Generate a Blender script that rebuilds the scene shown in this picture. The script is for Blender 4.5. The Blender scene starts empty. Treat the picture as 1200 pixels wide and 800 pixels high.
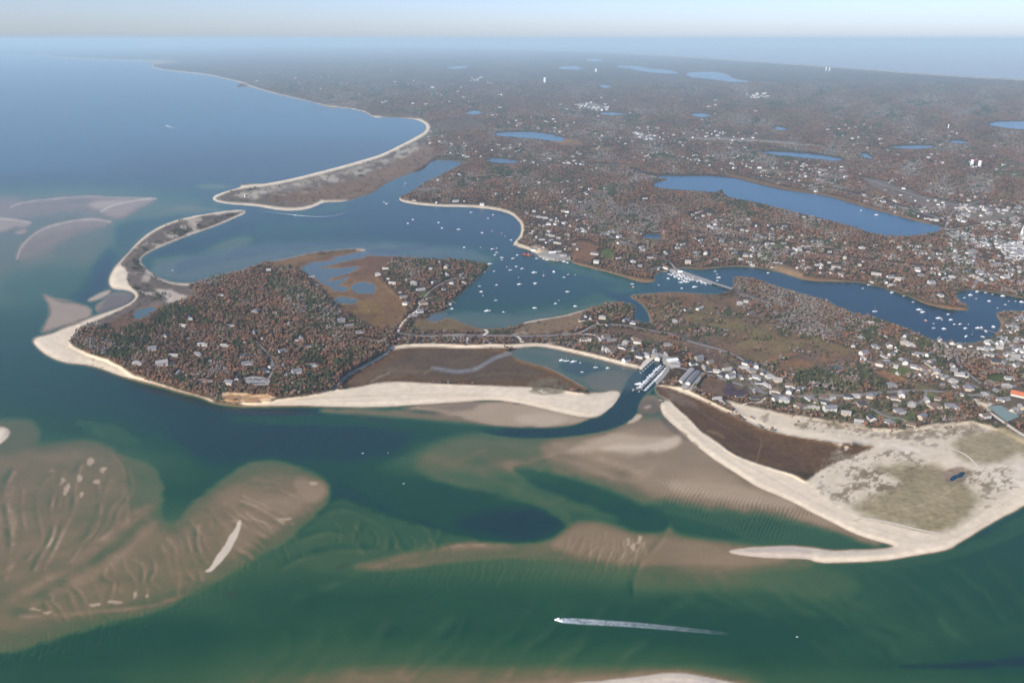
import bpy, math, random
import numpy as np

# ------------------------------------------------------------------ camera, sky, sun, exposure
SC = bpy.context.scene
COL = SC.collection
rng = np.random.default_rng(7)
random.seed(7)
CAM_H = 650.0
FOC = 1200 * 28.0 / 36.0
HORIZON = 46.0
PITCH = math.atan((400 - HORIZON) / FOC)
SP, CP = math.sin(PITCH), math.cos(PITCH)
SUN_EL, SUN_AZ = 33.0, 222.0          # azimuth clockwise from +Y (the way the camera looks)
SUN_STRENGTH, SKY_STRENGTH, EXPOSURE = 4.6, 0.092, 0.27
HAZE_DENSITY = 4.4e-5
HAZE_COLOR = (0.70, 0.91, 0.97)
K = 1.22                               # picture value of a white card lying in this light

cd = bpy.data.cameras.new('camera'); cam = bpy.data.objects.new('camera', cd); COL.objects.link(cam)
cd.lens = 28; cd.sensor_width = 36; cd.clip_start = 5; cd.clip_end = 900000
cam.location = (0, 0, CAM_H); cam.rotation_euler = (math.radians(90) - PITCH, 0, 0)
SC.camera = cam
w = bpy.data.worlds.new('World'); SC.world = w; w.use_nodes = True
nt = w.node_tree
sky = nt.nodes.new('ShaderNodeTexSky'); sky.sky_type = 'NISHITA'; sky.sun_disc = False
sky.sun_elevation = math.radians(SUN_EL); sky.sun_rotation = math.radians(SUN_AZ)
sky.altitude = 300; sky.air_density = 1.0; sky.dust_density = 0.6; sky.ozone_density = 1.2
mixn = nt.nodes.new('ShaderNodeMix'); mixn.data_type = 'RGBA'; mixn.blend_type = 'MULTIPLY'; mixn.inputs[0].default_value = 1.0
mixn.inputs[7].default_value = (0.88, 1.01, 1.52, 1)
nt.links.new(sky.outputs[0], mixn.inputs[6]); nt.links.new(mixn.outputs[2], nt.nodes['Background'].inputs[0])
nt.nodes['Background'].inputs[1].default_value = SKY_STRENGTH
sl = bpy.data.lights.new('sun', 'SUN'); so = bpy.data.objects.new('sun', sl); COL.objects.link(so)
sl.energy = SUN_STRENGTH; sl.angle = math.radians(0.5); sl.color = (1.0, 0.93, 0.82)
so.rotation_euler = (math.radians(90 - SUN_EL), 0, math.radians(180 - SUN_AZ))
SC.view_settings.view_transform = 'Standard'; SC.view_settings.look = 'None'
SC.view_settings.exposure = EXPOSURE; SC.view_settings.gamma = 1
SC.cycles.volume_bounces = 2; SC.cycles.max_bounces = 5

# ------------------------------------------------------------------ the map: survey pixels to ground
def ground(px, py, z=0.0):
    px = np.asarray(px, float); py = np.asarray(py, float)
    a = (px - 600) / FOC; b = (400 - py) / FOC
    rx = a; ry = CP + b * SP; rz = -SP + b * CP
    t = (z - CAM_H) / rz
    return rx * t, ry * t

def lin(c):
    c = np.asarray(c, float) / 255.0
    return np.where(c <= 0.04045, c / 12.92, ((c + 0.055) / 1.055) ** 2.4)

X0, X1, Y0, Y1 = -360, 1560, 40, 1100
W, H = X1 - X0 + 1, Y1 - Y0 + 1
GX, GY = np.meshgrid(np.arange(X0, X1 + 1, dtype=np.float32), np.arange(Y0, Y1 + 1, dtype=np.float32))

def vnoise(sx, sy, seed):
    r = np.random.default_rng(seed)
    nx, ny = int(W / sx) + 3, int(H / sy) + 3
    g = r.random((ny, nx)).astype(np.float32)
    u = (GX[0] - X0) / sx; v = (GY[:, 0] - Y0) / sy
    iu = u.astype(int); iv = v.astype(int); fu = u - iu; fv = v - iv
    fu = fu * fu * (3 - 2 * fu); fv = fv * fv * (3 - 2 * fv)
    a = g[:, iu] * (1 - fu) + g[:, iu + 1] * fu
    return a[iv] * (1 - fv)[:, None] + a[iv + 1] * fv[:, None]
def fbm(sx, sy, seed, n=4):
    s = np.zeros((H, W), np.float32); a = 1.0; t = 0
    for k in range(n):
        s += a * vnoise(max(sx / 2 ** k, 1.01), max(sy / 2 ** k, 1.01), seed * 31 + k); t += a; a *= 0.55
    return s / t * 2 - 1
N_edge = fbm(14, 7, 1); N_big = fbm(90, 40, 2); N_med = fbm(28, 13, 3); N_fine = fbm(7, 3.2, 4, 3)
N_b2 = fbm(60, 26, 12); N_m2 = fbm(22, 9, 13)

def chaikin(p, closed=True, n=2):
    p = np.asarray(p, float)
    for _ in range(n):
        q = np.roll(p, -1, 0) if closed else p[1:]
        a = p if closed else p[:-1]
        s = np.empty((len(a) * 2, 2)); s[0::2] = a * .75 + q * .25; s[1::2] = a * .25 + q * .75
        p = s if closed else np.vstack([p[:1], s, p[-1:]])
    return p

def segdist(p, closed, R, win):
    x0, x1, y0, y1 = win
    D = np.full((y1 - y0, x1 - x0), R, np.float32)
    q = np.roll(p, -1, 0) if closed else p[1:]
    a = p if closed else p[:-1]
    for (ax, ay), (bx, by) in zip(a, q):
        i0 = max(int(min(ax, bx) - R) - X0 - x0, 0); i1 = min(int(max(ax, bx) + R) + 2 - X0 - x0, x1 - x0)
        j0 = max(int(min(ay, by) - R) - Y0 - y0, 0); j1 = min(int(max(ay, by) + R) + 2 - Y0 - y0, y1 - y0)
        if i1 <= i0 or j1 <= j0: continue
        gx = GX[y0 + j0:y0 + j1, x0 + i0:x0 + i1]; gy = GY[y0 + j0:y0 + j1, x0 + i0:x0 + i1]
        dx, dy = bx - ax, by - ay; L = dx * dx + dy * dy + 1e-9
        t = np.clip(((gx - ax) * dx + (gy - ay) * dy) / L, 0, 1)
        d = np.hypot(gx - ax - t * dx, gy - ay - t * dy)
        v = D[j0:j1, i0:i1]; np.minimum(v, d, out=v)
    return D

def sdf(poly, R=12, smooth=True):
    """signed distance (positive inside) in a window; returns win, array"""
    p = chaikin(poly, True, 2) if smooth else np.asarray(poly, float)
    R = float(R)
    x0 = max(int(p[:, 0].min() - R) - X0 - 1, 0); x1 = min(int(p[:, 0].max() + R) + 2 - X0, W)
    y0 = max(int(p[:, 1].min() - R) - Y0 - 1, 0); y1 = min(int(p[:, 1].max() + R) + 2 - Y0, H)
    D = segdist(p, True, R, (x0, x1, y0, y1))
    q = np.roll(p, -1, 0)
    xs = GX[0, x0:x1]
    sgn = -np.ones_like(D)
    for j in range(y0, y1):
        yy = GY[j, 0] + 1e-4
        m = (p[:, 1] <= yy) != (q[:, 1] <= yy)
        if not m.any(): continue
        cx = np.sort(p[m, 0] + (yy - p[m, 1]) / (q[m, 1] - p[m, 1]) * (q[m, 0] - p[m, 0]))
        sgn[j - y0] = np.where(np.searchsorted(cx, xs) % 2 == 1, 1, -1)
    return (x0, x1, y0, y1), D * sgn

def sstep(x): x = np.clip(x, 0, 1); return x * x * (3 - 2 * x)
def mask(poly, f=3, namp=1.0, noise=None, off=0.0, R=None, smooth=True):
    win, d = sdf(poly, R or (f + namp * 1.5 + 3), smooth)
    x0, x1, y0, y1 = win
    n = (N_edge if noise is None else noise)[y0:y1, x0:x1]
    return win, sstep((d + n * namp * 2 + off) / (2 * f) + .5)
def paint(arr, poly, val, f=3, namp=1.0, op=1.0, noise=None, smooth=True):
    (x0, x1, y0, y1), m = mask(poly, f, namp, noise, smooth=smooth)
    m = m * op
    v = arr[y0:y1, x0:x1]
    if arr.ndim == 3: v[:] = v * (1 - m[..., None]) + m[..., None] * np.asarray(val, np.float32)
    else: v[:] = v * (1 - m) + m * val
def stroke(arr, pts, val, wd, f=1.0, op=1.0):
    p = chaikin(pts, False, 2)
    R = wd + f + 2
    x0 = max(int(p[:, 0].min() - R) - X0 - 1, 0); x1 = min(int(p[:, 0].max() + R) + 2 - X0, W)
    y0 = max(int(p[:, 1].min() - R) - Y0 - 1, 0); y1 = min(int(p[:, 1].max() + R) + 2 - Y0, H)
    d = segdist(p, False, R, (x0, x1, y0, y1))
    m = sstep((wd - d) / (2 * f) + .5) * op
    v = arr[y0:y1, x0:x1]
    if arr.ndim == 3: v[:] = v * (1 - m[..., None]) + m[..., None] * np.asarray(val, np.float32)
    else: v[:] = v * (1 - m) + m * val
def sample(arr, px, py):
    u = np.clip(np.asarray(px, float) - X0, 0, W - 1.001); v = np.clip(np.asarray(py, float) - Y0, 0, H - 1.001)
    i = u.astype(int); j = v.astype(int); fu = u - i; fv = v - j
    if arr.ndim == 3: fu = fu[..., None]; fv = fv[..., None]
    return (arr[j, i] * (1 - fu) + arr[j, i + 1] * fu) * (1 - fv) + (arr[j + 1, i] * (1 - fu) + arr[j + 1, i + 1] * fu) * fv

# ------------------------------------------------------------------ coastlines
MAINLAND = [(-300,57),(0,62),(40,65),(75,68),(98,69),(145,71),(165,71),(180,74),(177,80),(205,84),(240,87),(262,92),(285,97),(274,103),
 (293,101),(315,108),(345,115),(365,119),(380,124),(387,127),(400,126),(415,128),(430,132),(437,138),(460,137),(480,139),(492,141),(501,148),
 (497,155),(485,162),(470,170),(450,180),(425,188),(400,195),(350,208),(310,216),(296,215),(278,216),(286,219),(265,224),(246,232),(258,238),(300,241),
 (320,245),(340,247),(360,245),(371,241),(378,237),(405,236),(420,231),(437,226),(447,218),(462,210),(480,203),(497,199),(503,190),
 (512,187),(548,189),(526,200),(515,206),(497,214),(490,220),(480,226),(466,232),(472,237),(490,240),(512,242),(540,242),(570,244),(587,247),
 (600,251),(609,260),(611,269),(609,277),(602,284),(601,288),(622,294),(632,300),(650,305),(668,304),(672,309),(685,312),(705,317),(720,321),
 (740,327),(752,331),(764,331),(768,328),(767,320),(780,317),(800,313),(822,316),(837,314),(862,312),(887,313),(900,316),(915,319),(932,325),
 (950,329),(975,330),(1000,330),(1025,334),(1045,340),(1065,347),(1085,356),(1107,362),(1134,364),(1136,360),(1120,350),(1121,342),(1132,339),
 (1162,342),(1187,347),(1200,350),(1260,356),(1330,352),(1420,330),(1560,300),(1800,250),(1800,130),(1400,106),(1200,93.5),(1100,88),(1000,80),(900,73),(800,66),(700,60.5),(600,58),(500,55.5),
 (400,53.5),(330,52.5),(300,51),(200,50),(100,50.3),(0,51),(-300,52)]
SOUTHLAND = [(1620,420),(1400,385),(1260,368),(1200,365),(1170,365),(1167,369),(1175,380),(1167,392),(1150,401),(1120,403),(1095,400),(1070,389),(1050,381),(1025,372),
 (1000,367),(982,360),(970,352),(950,347),(932,342),(915,337),(900,332),(887,327),(870,325),(860,324),(859,330),(861,336),(852,343),(840,345),
 (812,344),(787,342),(762,344),(740,345),(739,349),(750,354),(757,362),(762,374),(760,379),(750,377),(741,372),(745,364),(743,357),(730,354),
 (712,355),(695,360),(680,364),(662,369),(645,372),(625,375),(612,378),(600,384),(582,385),(562,385),(550,381),(537,376),(525,372),(514,367),
 (527,362),(525,355),(537,347),(550,335),(562,322),(573,314),(574,310),(557,306),(537,304),(512,303),(485,302),(462,301),(437,299),(417,301),(400,303),
 (385,303),(400,300),(412,298),(430,294),(425,291),(407,292),(387,294),(367,296),(350,300),(330,305),(312,307),(300,311),(275,319),(250,324),
 (232,331),(220,333),(200,331),(185,325),(172,317),(164,307),(165,301),(180,292),(207,281),(232,272),(255,264),(275,255),(289,249),(284,246),
 (262,248),(240,251),(215,256),(197,261),(175,272),(160,285),(150,297),(137,310),(129,321),(127,332),(132,339),(150,340),(160,346),(157,352),(147,358),
 (130,364),(110,371),(87,379),(72,385),(62,391),(37,396),(40,404),(55,417),(75,425),(100,427),(120,432),(140,440),(162,446),(187,452),(212,460),
 (235,465),(250,472),(270,475),(300,476),(350,475),(375,476),(425,477),(462,476),(490,474),(525,472),(550,470),(575,468),(600,471),(625,476),
 (662,485),(682,489),(700,489),(712,481),(721,473),(729,459),(717,457),(707,460),(692,460),(685,454),(672,447),(660,440),(645,432),(625,426),(606,421),
 (598,415),(604,409),(625,406),(645,408),(670,415),(695,420),(717,426),(737,432),(750,432),(762,421),(768,419),(780,422),(785,428),(777,440),(771,448),
 (767,455),(772,464),(790,470),(770,468),(774,480),(779,489),(795,503),(815,522),(840,541),(865,556),(887,571),(925,586),(950,600),(975,612),(1000,625),(1020,632),
 (1040,637),(1050,640),(1025,644),(1000,644),(975,645),(950,641),(925,639),(900,640),(875,641),(850,645),(862,650),(900,654),(947,654),(957,659),(982,659),
 (1037,657),(1075,650),(1112,644),(1125,635),(1150,620),(1175,605),(1187,600),(1200,592),(1260,565),(1340,545),(1440,535),(1620,540)]
CORNER = [(655,806),(670,799),(700,797),(725,794),(755,791),(772,788),(787,787),(807,788),(837,794),(862,799),(900,810),(980,840),(1020,900),(900,980),(700,990),(560,920),(600,840)]
PATCH = [(-60,500),(0,499),(9,501),(13,507),(8,514),(0,521),(-40,545),(-90,530)]
WATER_IN = {
 'oyster': [(735,197),(750,200),(764,206),(785,206),(807,206),(837,206),(862,209),(875,212),(900,219),(925,224),(950,226),(975,231),(1000,239),(1025,246),
   (1050,252),(1075,260),(1100,264),(1106,267),(1100,271),(1080,275),(1055,277),(1032,276),(1012,270),(987,262),(962,256),(937,250),(912,244),(890,238),
   (860,233),(848,229),(846,221),(840,226),(815,224),(785,222),(770,220),(764,217),(770,213),(786,211),(772,208),(752,203)],
 'p1': [(577,156),(610,154),(640,156),(655,160),(663,162),(658,167),(645,165),(610,161),(585,160)],
 'p2': [(566,187),(590,185),(612,190),(600,192),(580,191)],
 'p3': [(546,131),(558,129),(567,132),(560,135),(548,134)],
 'p4': [(652,80),(665,77),(684,79),(682,82),(662,82)],
 'p5': [(716,77),(745,77),(760,80),(785,82),(800,86),(780,87),(757,84),(735,81)],
 'p6': [(800,86),(828,83),(855,87),(857,92),(885,96),(860,97),(835,93),(810,91)],
 'p7': [(683,70),(696,68.5),(711,71),(698,73)],
 'p8': [(519,80),(536,77),(553,78),(536,82)],
 'p9': [(699,99),(708,100),(720,101),(708,104)],
 'p10': [(806,134),(820,132),(838,136),(820,138)],
 'p11': [(698,133),(715,131),(742,134),(716,136)],
 'p12': [(904,150),(914,148),(926,152),(912,153)],
 'p13': [(890,177),(920,178),(960,181),(994,187),(975,189),(930,184),(900,181)],
 'p14': [(1007,180),(1015,179),(1026,186),(1014,186)],
 'p15': [(1037,172),(1070,170),(1104,171),(1080,175),(1048,174)],
 'p16': [(1109,166),(1122,164),(1139,167),(1122,169)],
 'p17': [(1152,145),(1180,142),(1210,142),(1240,148),(1205,153),(1175,150)],
 'p18': [(751,277),(762,274),(776,275),(772,280),(757,280)],
 'p19': [(1112,562),(1116,557),(1122,556),(1126,552.5),(1132,553),(1128,559),(1121,560),(1117,564)],
 'p20': [(156,366),(168,361),(184,359),(180,366),(168,372),(157,375)],
 'm1': [(352,313),(362,309),(385,305),(402,302),(414,299),(433,296),(428,302),(405,306),(385,311),(372,314),(390,315),(418,311),(424,313),(408,321),(390,325),(381,331),(387,330),(404,325),(413,323),(402,331),(390,336),(378,333),(366,323),(355,318)],
 'm2': [(413,334),(420,330),(432,330),(441,335),(440,341),(430,345),(418,343),(412,339)],
 'm3': [(391,351),(400,348),(416,350),(420,354),(406,356),(396,355)],
 'm4': [(386,338),(400,336),(412,339),(404,341),(392,341)],
 'm5': [(500,374),(504,369),(516,366),(524,370),(516,377),(505,378)],
 'm6': [(970,428),(978,428),(989,432),(986,434),(976,432)],
}
coast_sd = np.full((H, W), -14.0, np.float32)
for pl in (MAINLAND, SOUTHLAND, CORNER, PATCH):
    (x0, x1, y0, y1), d = sdf(pl, 14)
    v = coast_sd[y0:y1, x0:x1]; np.maximum(v, d, out=v)
POND = np.zeros((H, W), np.float32)
for nm, pl in WATER_IN.items():
    (x0, x1, y0, y1), d = sdf(pl, 14)
    v = coast_sd[y0:y1, x0:x1]; np.minimum(v, -d, out=v)
    pv = POND[y0:y1, x0:x1]; np.maximum(pv, (d > -3).astype(np.float32), out=pv)
MZ = ((GX > 348) & (GX < 528) & (GY > 292) & (GY < 382)).astype(np.float32)
coast_sd = coast_sd + N_edge * .45 * np.clip((GY - 60) / 200, 0, 1) * (1 - .6 * POND * (1 - MZ)) + MZ * POND * (N_edge + N_fine) * 1.5 + POND * (GY < 190) * N_fine * .9

# ------------------------------------------------------------------ water depth (drives the colour of the water body)
gx = np.arange(0, 1201, 100.); 
rows = [(40,[8.6]*13),(150,[8.4]*13),(200,[8.2,8,7.5,7.2,6.9,6.6,6.6,6.6,6.6,6.6,6.6,6.6,6.6]),
(225,[5.4,5.0,6.0,6.8,6.4,6.4,6.4,6.4,6.4,6.6,6.6,6.6,6.6]),(260,[3.7,3.6,5.2,6.6,7.2,7.2,7.2,7.2,7.2,7.2,7.3,7.2,7.2]),
(300,[3.7,4.1,6.2,5,5,6.3,6.6,6.5,6.6,7,7.3,7.3,7.2]),(340,[4.1,4.8,6.9,6,6,6.6,6.8,6.2,6.6,7.1,7.3,7.3,7.3]),
(380,[5.3,5.6,6,6,6,6,5.2,6,7,7,7.6,7.6,7.6]),(420,[5.8,6.3,6.5,6,6,6,6,6.6,7,7,7,7,7]),(460,[5.9,6.4,6.8,6.8,6,6,6,6,6.6,6,6,6,6]),
(500,[4.8,5.5,6.4,7.3,7.4,6,4.6,3,2,3,4,5,5]),(540,[4,4,5,6.2,5.9,4,3.2,1.7,1.5,2.2,4,5,5.5]),
(580,[3,3,5.4,5.6,6.6,6.2,5,3.8,3.2,3.0,4,5,6]),(620,[2.4,2.4,4,4.7,5,6.4,6.2,5,4.8,4.8,4.8,5.6,6]),
(660,[2.2,2.2,3,4.5,4.6,4.3,4,3.2,2.6,3.4,4.8,5.4,5.6]),(700,[2.8,2.9,4.4,5.2,5.3,5.2,5.2,5.2,5,4.6,5,5.3,5.4]),
(740,[5,5.4,5.6,5.3,5,5.2,5.4,5.6,5.9,5.8,5.3,5,5.3]),(775,[5.4,5.3,5,4.6,4.2,4.2,4.4,4.6,4.8,5.3,5.2,5.3,5.8]),
(800,[5,5,4.6,3.8,2.4,2.1,1.8,1.6,1.8,4.4,4.6,4.8,5]),(900,[4,4,3.5,3,2,1,1,1,1,2,4,4.6,5]),(1101,[4]*13)]
ry = np.array([r[0] for r in rows], float); rv = np.array([r[1] for r in rows], float)
def smooth1(coords, vals, q, axis):
    i = np.clip(np.searchsorted(coords, q) - 1, 0, len(coords) - 2)
    t = np.clip((q - coords[i]) / (coords[i + 1] - coords[i]), 0, 1); t = t * t * (3 - 2 * t) * .6 + t * .4
    a = np.take(vals, i, axis); b = np.take(vals, i + 1, axis)
    sh = [1, 1]; sh[axis] = -1
    t = t.reshape(sh)
    return a * (1 - t) + b * t
dep = smooth1(gx, rv, GX[0].astype(float), 1)
dep = smooth1(ry, dep, GY[:, 0].astype(float), 0).astype(np.float32)
dep += N_big * .22 * np.clip((GY - 190) / 60, 0, 1) + N_b2 * .16 * np.clip((GY - 260) / 100, 0, 1)
P = lambda pts, v, f=4, n=1.0, op=1.0: paint(dep, pts, v, f, n, op)
P([(380,40),(1700,40),(1700,130),(1200,100),(1000,84),(800,70),(600,62),(400,58)], 2.2, 2, .2)
# far left tidal bars
P([(-60,222),(60,221),(180,224),(250,232),(285,240),(240,248),(195,256),(165,272),(130,292),(100,325),(40,350),(-60,365)], 2.9, 14, 3, .6)
P([(-60,232),(0,228),(40,234),(100,231),(170,233),(186,232),(150,250),(140,256),(110,250),(60,250),(10,262),(-60,258)], 1.9, 10, 2, .85)
P([(10,243),(22,239),(35,237),(60,234),(95,230),(125,231),(155,232),(183,233),(176,237),(150,240),(115,245),(100,242),(118,238),(95,234),(62,238),(40,240),(25,244),(13,248)], 2.2, 3, .8)
P([(100,240),(110,236),(130,234),(155,233),(140,240),(118,247)], .9, 3, .6)
P([(118,247),(128,241),(150,235),(172,232.5),(180,234),(172,240),(155,248),(140,256),(125,252)], 1.5, 4, 1)
P([(-60,256),(0,256),(20,258),(36,261),(33,266),(15,268),(0,272),(-60,276)], 1.3, 4, 1)
P([(14,272),(28,268),(34,271),(24,276)], 1.2, 2.5, .6)
P([(19,300),(24,288),(36,276),(50,267),(72,261),(95,257),(115,257),(130,261),(122,267),(98,270),(80,278),(70,287),(52,293),(38,304),(24,308)], 1.7, 5, 1.6)
P([(-60,330),(0,310),(25,300),(50,296),(40,312),(10,330),(-60,352)], 3.2, 9, 2, .7)
P([(135,262),(165,258),(205,250),(250,243),(285,243),(250,248),(200,257),(172,268),(155,280),(140,292),(134,280)], 6.6, 7, 1, .7)
P([(160,255),(190,247),(215,243),(240,243),(262,245),(235,250),(205,254)], 3.2, 4, 1.4, .8)
P([(195,245),(215,241),(245,244),(270,246),(245,248)], 2.6, 2.5, .8, .7)
P([(222,217),(240,216),(262,216),(280,218),(262,222),(240,221)], 3.2, 3, .8)
P([(20,300),(30,284),(60,270),(110,262),(128,268),(110,280),(85,292),(60,306),(30,312)], 2.6, 7, 2, .6)
for pts_, v_, w_, f_ in (([(20,303),(24,290),(36,277),(52,267),(74,261),(98,257),(118,257.5),(130,260.5)], -.1, .9, 1.2), ([(12,243),(22,238.5),(36,236),(60,233.5),(95,230),(125,231),(155,232),(183,233)], .0, .7, 1), ([(118,248),(130,241),(152,236),(176,232.8)], -.2, .9, 1.1), ([(-60,256),(0,256),(20,258),(36,261)], -.2, .9, 1.2), ([(50,344),(60,350),(85,352),(100,357),(107,364)], -.2, 1.0, 1.2)): stroke(dep, pts_, v_, w_, f_, .8)
P([(60,290),(95,278),(125,268),(130,275),(100,292),(70,306)], 3.4, 8, 2, .7)
P([(118,300),(135,290),(134,318),(126,336),(112,352),(94,364),(76,352),(98,338)], 7, 8, 2)
P([(0,325),(60,310),(110,315),(95,345),(55,352),(0,356)], 4.9, 14, 2, .7)
P([(50,344),(58,348),(66,352),(85,352),(100,357),(107,364),(106,371),(90,378),(70,384),(50,392),(44,390),(56,375),(60,362)], 1.2, 4, 1.6)
P([(100,352),(115,343),(129,339),(130,342),(122,349),(108,354)], .7, 2, .6)
P([(110,358),(122,351),(132,342),(150,342),(157,347),(150,355),(132,362),(113,368)], 2.0, 2, .5)
# inner bay
P([(172,316),(186,326),(205,331),(232,330),(262,322),(300,312),(350,299),(420,290),(440,294),(470,300),(560,305),(572,311),(585,300),(540,292),(480,286),(420,281),(350,280),(300,288),(250,300),(215,302),(190,300)], 3.4, 7, 2, .9)
P([(240,292),(262,280),(290,276),(300,281),(280,292),(255,299)], 3.2, 5, 2, .8)
P([(170,305),(190,300),(225,298),(240,302),(220,306),(190,310)], 3.5, 4, 1, .6)
P([(205,310),(230,302),(262,303),(272,295),(300,290),(330,283),(420,279),(450,284),(420,288),(340,291),(300,299),(255,306),(225,315),(208,320)], 7.1, 5, 2, .85)
P([(176,298),(200,287),(240,275),(280,262),(300,262),(280,275),(230,290),(195,300)], 7.5, 6, 1, .7)
P([(300,265),(400,258),(440,262),(380,272),(300,274)], 4.8, 6, 2, .7)
P([(395,303),(420,296),(450,293),(490,287),(520,284),(500,291),(460,298),(430,299)], 7.2, 2.5, .6, .9)
P([(490,292),(540,288),(575,296),(560,302),(510,298)], 4.8, 5, 1.5, .7)
P([(373,245),(398,238),(410,240),(395,249),(375,251),(340,253),(345,249)], 4.6, 3, 1, .8)
P([(500,374),(520,369),(545,365),(580,370),(625,370),(675,359),(712,350),(740,348),(738,353),(712,356),(662,370),(600,386),(562,386),(540,379)], 3.4, 3.5, 1, .85)
P([(525,364),(560,366),(600,368),(640,366),(600,374),(560,374)], 5, 4, 1, .6)
P([(600,363),(650,358),(690,347),(715,335),(745,334),(760,336),(730,345),(700,352),(650,366),(610,370)], 4.4, 5, 1, .8)
P([(640,308),(672,309),(710,320),(745,331),(735,336),(700,328),(660,318)], 4.4, 4, 1, .8)
P([(690,336),(725,343),(745,352),(756,364),(758,374),(750,374),(742,360),(722,352)], 7.1, 2, .4, .9)
P([(1134,362),(1150,360),(1170,362),(1168,366),(1150,366)], 6.3, 2.5, .6, .7)
P([(1119,345),(1126,340),(1138,342),(1128,352)], 6.2, 3, .6, .6)
# lagoon by the boat basin
P([(598,408),(640,406),(700,420),(745,431),(760,423),(770,455),(745,475),(728,460),(700,462),(680,450),(650,432),(598,422)], 3.2, 3, .6)
P([(652,424),(672,421),(700,427),(714,432),(700,437),(680,442),(662,436)], 6.8, 3.5, .8)
P([(684,440),(700,435),(722,432),(738,437),(732,452),(727,459),(708,459),(690,452)], 2.6, 3, .8)
P([(600,412),(625,412),(650,420),(640,426),(615,420)], 4.0, 3, .8)
# channel from basin to sea
CH = [(767,418),(782,421),(786,428),(777,441),(770,449),(762,456),(754,464),(748,474),(746,484),(738,493),(722,501),(700,507),(662,512),(625,513.5),(595,512),(566,506),(560,502),(575,500),(610,501.5),(650,501.5),(674,498.5),(690,491),(703,489),(712,481),(721,473),(729,460),(733,449),(741,438),(750,432),(760,422)]
# tidal flats
P([(375,478),(420,478),(470,480),(525,484),(560,489),(590,497),(560,499),(500,493),(430,488),(375,484)], 2.4, 3.5, 1)
P([(462,477),(500,474),(550,470),(600,470),(640,477),(680,488),(694,491),(672,498),(640,501),(600,501),(572,499),(540,489),(500,482)], 1.0, 3, .8)
P([(600,490),(615,484),(640,483),(670,491),(650,498),(615,498)], .5, 4, 1, .7)
P([(487,474),(520,473),(560,470),(575,472),(540,480),(500,480)], 2.1, 2.5, 2, .7)
P([(480,540),(520,512),(570,507),(625,516),(690,511),(740,500),(775,505),(800,520),(820,540),(860,560),(905,585),(900,600),(840,600),(760,585),(700,575),(650,562),(600,560),(560,565),(500,560)], 2.9, 9, 2, .8)
P([(620,520),(690,512),(735,500),(770,498),(795,508),(815,530),(850,550),(880,572),(850,580),(790,570),(720,560),(660,545)], 1.7, 6, 1.5, .85)
P([(662,528),(690,516),(725,505),(755,505),(790,512),(796,518),(770,530),(740,534),(700,530)], .65, 5, 1.5, .85)
P([(700,524),(730,520),(770,520),(798,505),(800,520),(780,528),(745,528),(715,528)], .1, 3.5, 1, .75)
P([(735,497),(760,486),(790,500),(792,508),(760,512),(730,506),(715,504)], 1.9, 4, 1, .7)
P([(700,545),(745,548),(770,558),(730,560),(700,552)], 2.2, 4, 1, .5)
P([(746,470),(756,464),(770,462),(778,470),(776,482),(760,486),(748,482)], 2.2, 2, .8)
P([(738,490),(748,484),(754,487),(745,494),(733,498)], .4, 1.6, .5)
P([(753,477),(760,474),(765,476),(757,480)], .4, 1.3, .3)
P([(860,577),(905,571),(950,577),(985,590),(1000,610),(975,618),(940,608),(900,595)], 1.1, 6, 1.5, .8)
P([(900,572),(950,592),(1000,616),(1040,636),(1020,640),(980,625),(930,600)], 1.5, 4, 1.2, .85)
P([(790,575),(860,580),(940,608),(985,625),(1010,634),(960,638),(900,636),(860,632),(790,622),(745,600)], 4.7, 8, 2, .85)
P([(740,540),(800,540),(850,556),(900,574),(960,597),(1015,625),(960,617),(900,602),(840,596),(780,586),(740,570)], 1.5, 8, 2, .9)
P([(780,562),(850,564),(905,580),(940,594),(900,594),(840,584),(790,578)], .9, 5, 1.5, .8)
P(CH, 7.0, 1.3, .3)
P([(560,502),(600,503),(600,511),(575,508)], 7.2, 2, .5)
# left bars
P([(0,491),(30,491),(42,496),(47,507),(44,520),(25,530),(0,545),(-60,560),(-60,495)], 3.0, 5, 1)
P([(0,525),(30,520),(60,518),(82,515),(105,515),(125,522),(142,533),(168,539),(184,550),(191,565),(190,590),(190,609),(200,615),(212,606),(225,588),(250,570),(270,553),(287,542),(300,538),(320,536.5),(340,543),(357,550),(377,556),(387,566),(389,577),(384,590),(372,602),(355,618),(335,635),(300,652),(275,668),(250,683),(220,698),(195,711),(165,722),(110,735),(60,750),(0,768),(-120,780),(-120,560),(-40,540)], 3.3, 4.2, 1.6)
P([(0,528),(40,526),(70,524),(105,519),(128,528),(142,542),(150,562),(150,600),(180,602),(200,622),(218,612),(240,590),(262,572),(290,553),(320,548),(345,556),(370,562),(380,572),(372,590),(350,612),(320,632),(290,650),(265,664),(230,685),(190,703),(140,714),(70,728),(0,742),(-120,750),(-120,560)], 2.35, 14, 3, .9)
P([(150,640),(165,615),(178,604),(190,612),(150,650),(110,680),(60,700),(30,715),(60,690),(110,662)], 1.5, 6, 1, .7)
P([(345,560),(370,560),(385,568),(380,585),(360,590),(345,575)], 1.3, 5, 1, .7)
P([(270,600),(330,575),(360,585),(340,610),(290,645),(270,650),(260,630)], 1.6, 6, 1, .6)
P([(85,492),(120,494),(150,500),(170,520),(140,520),(100,510)], 4.4, 8, 2, .7)
P([(300,500),(340,502),(430,500),(486,508),(482,518),(470,532),(440,539),(400,541),(340,538),(300,533),(270,545),(240,545),(210,520),(190,490),(160,470),(130,458),(200,468),(250,484)], 6.9, 9, 2, .9)
P([(300,486),(400,486),(470,490),(560,497),(600,504),(560,506),(490,504),(430,500),(300,498),(250,490)], 5.2, 4, 1, .8)
P([(420,490),(440,489),(466,495),(455,496)], 6.4, 1.6, .6, .6)
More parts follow.
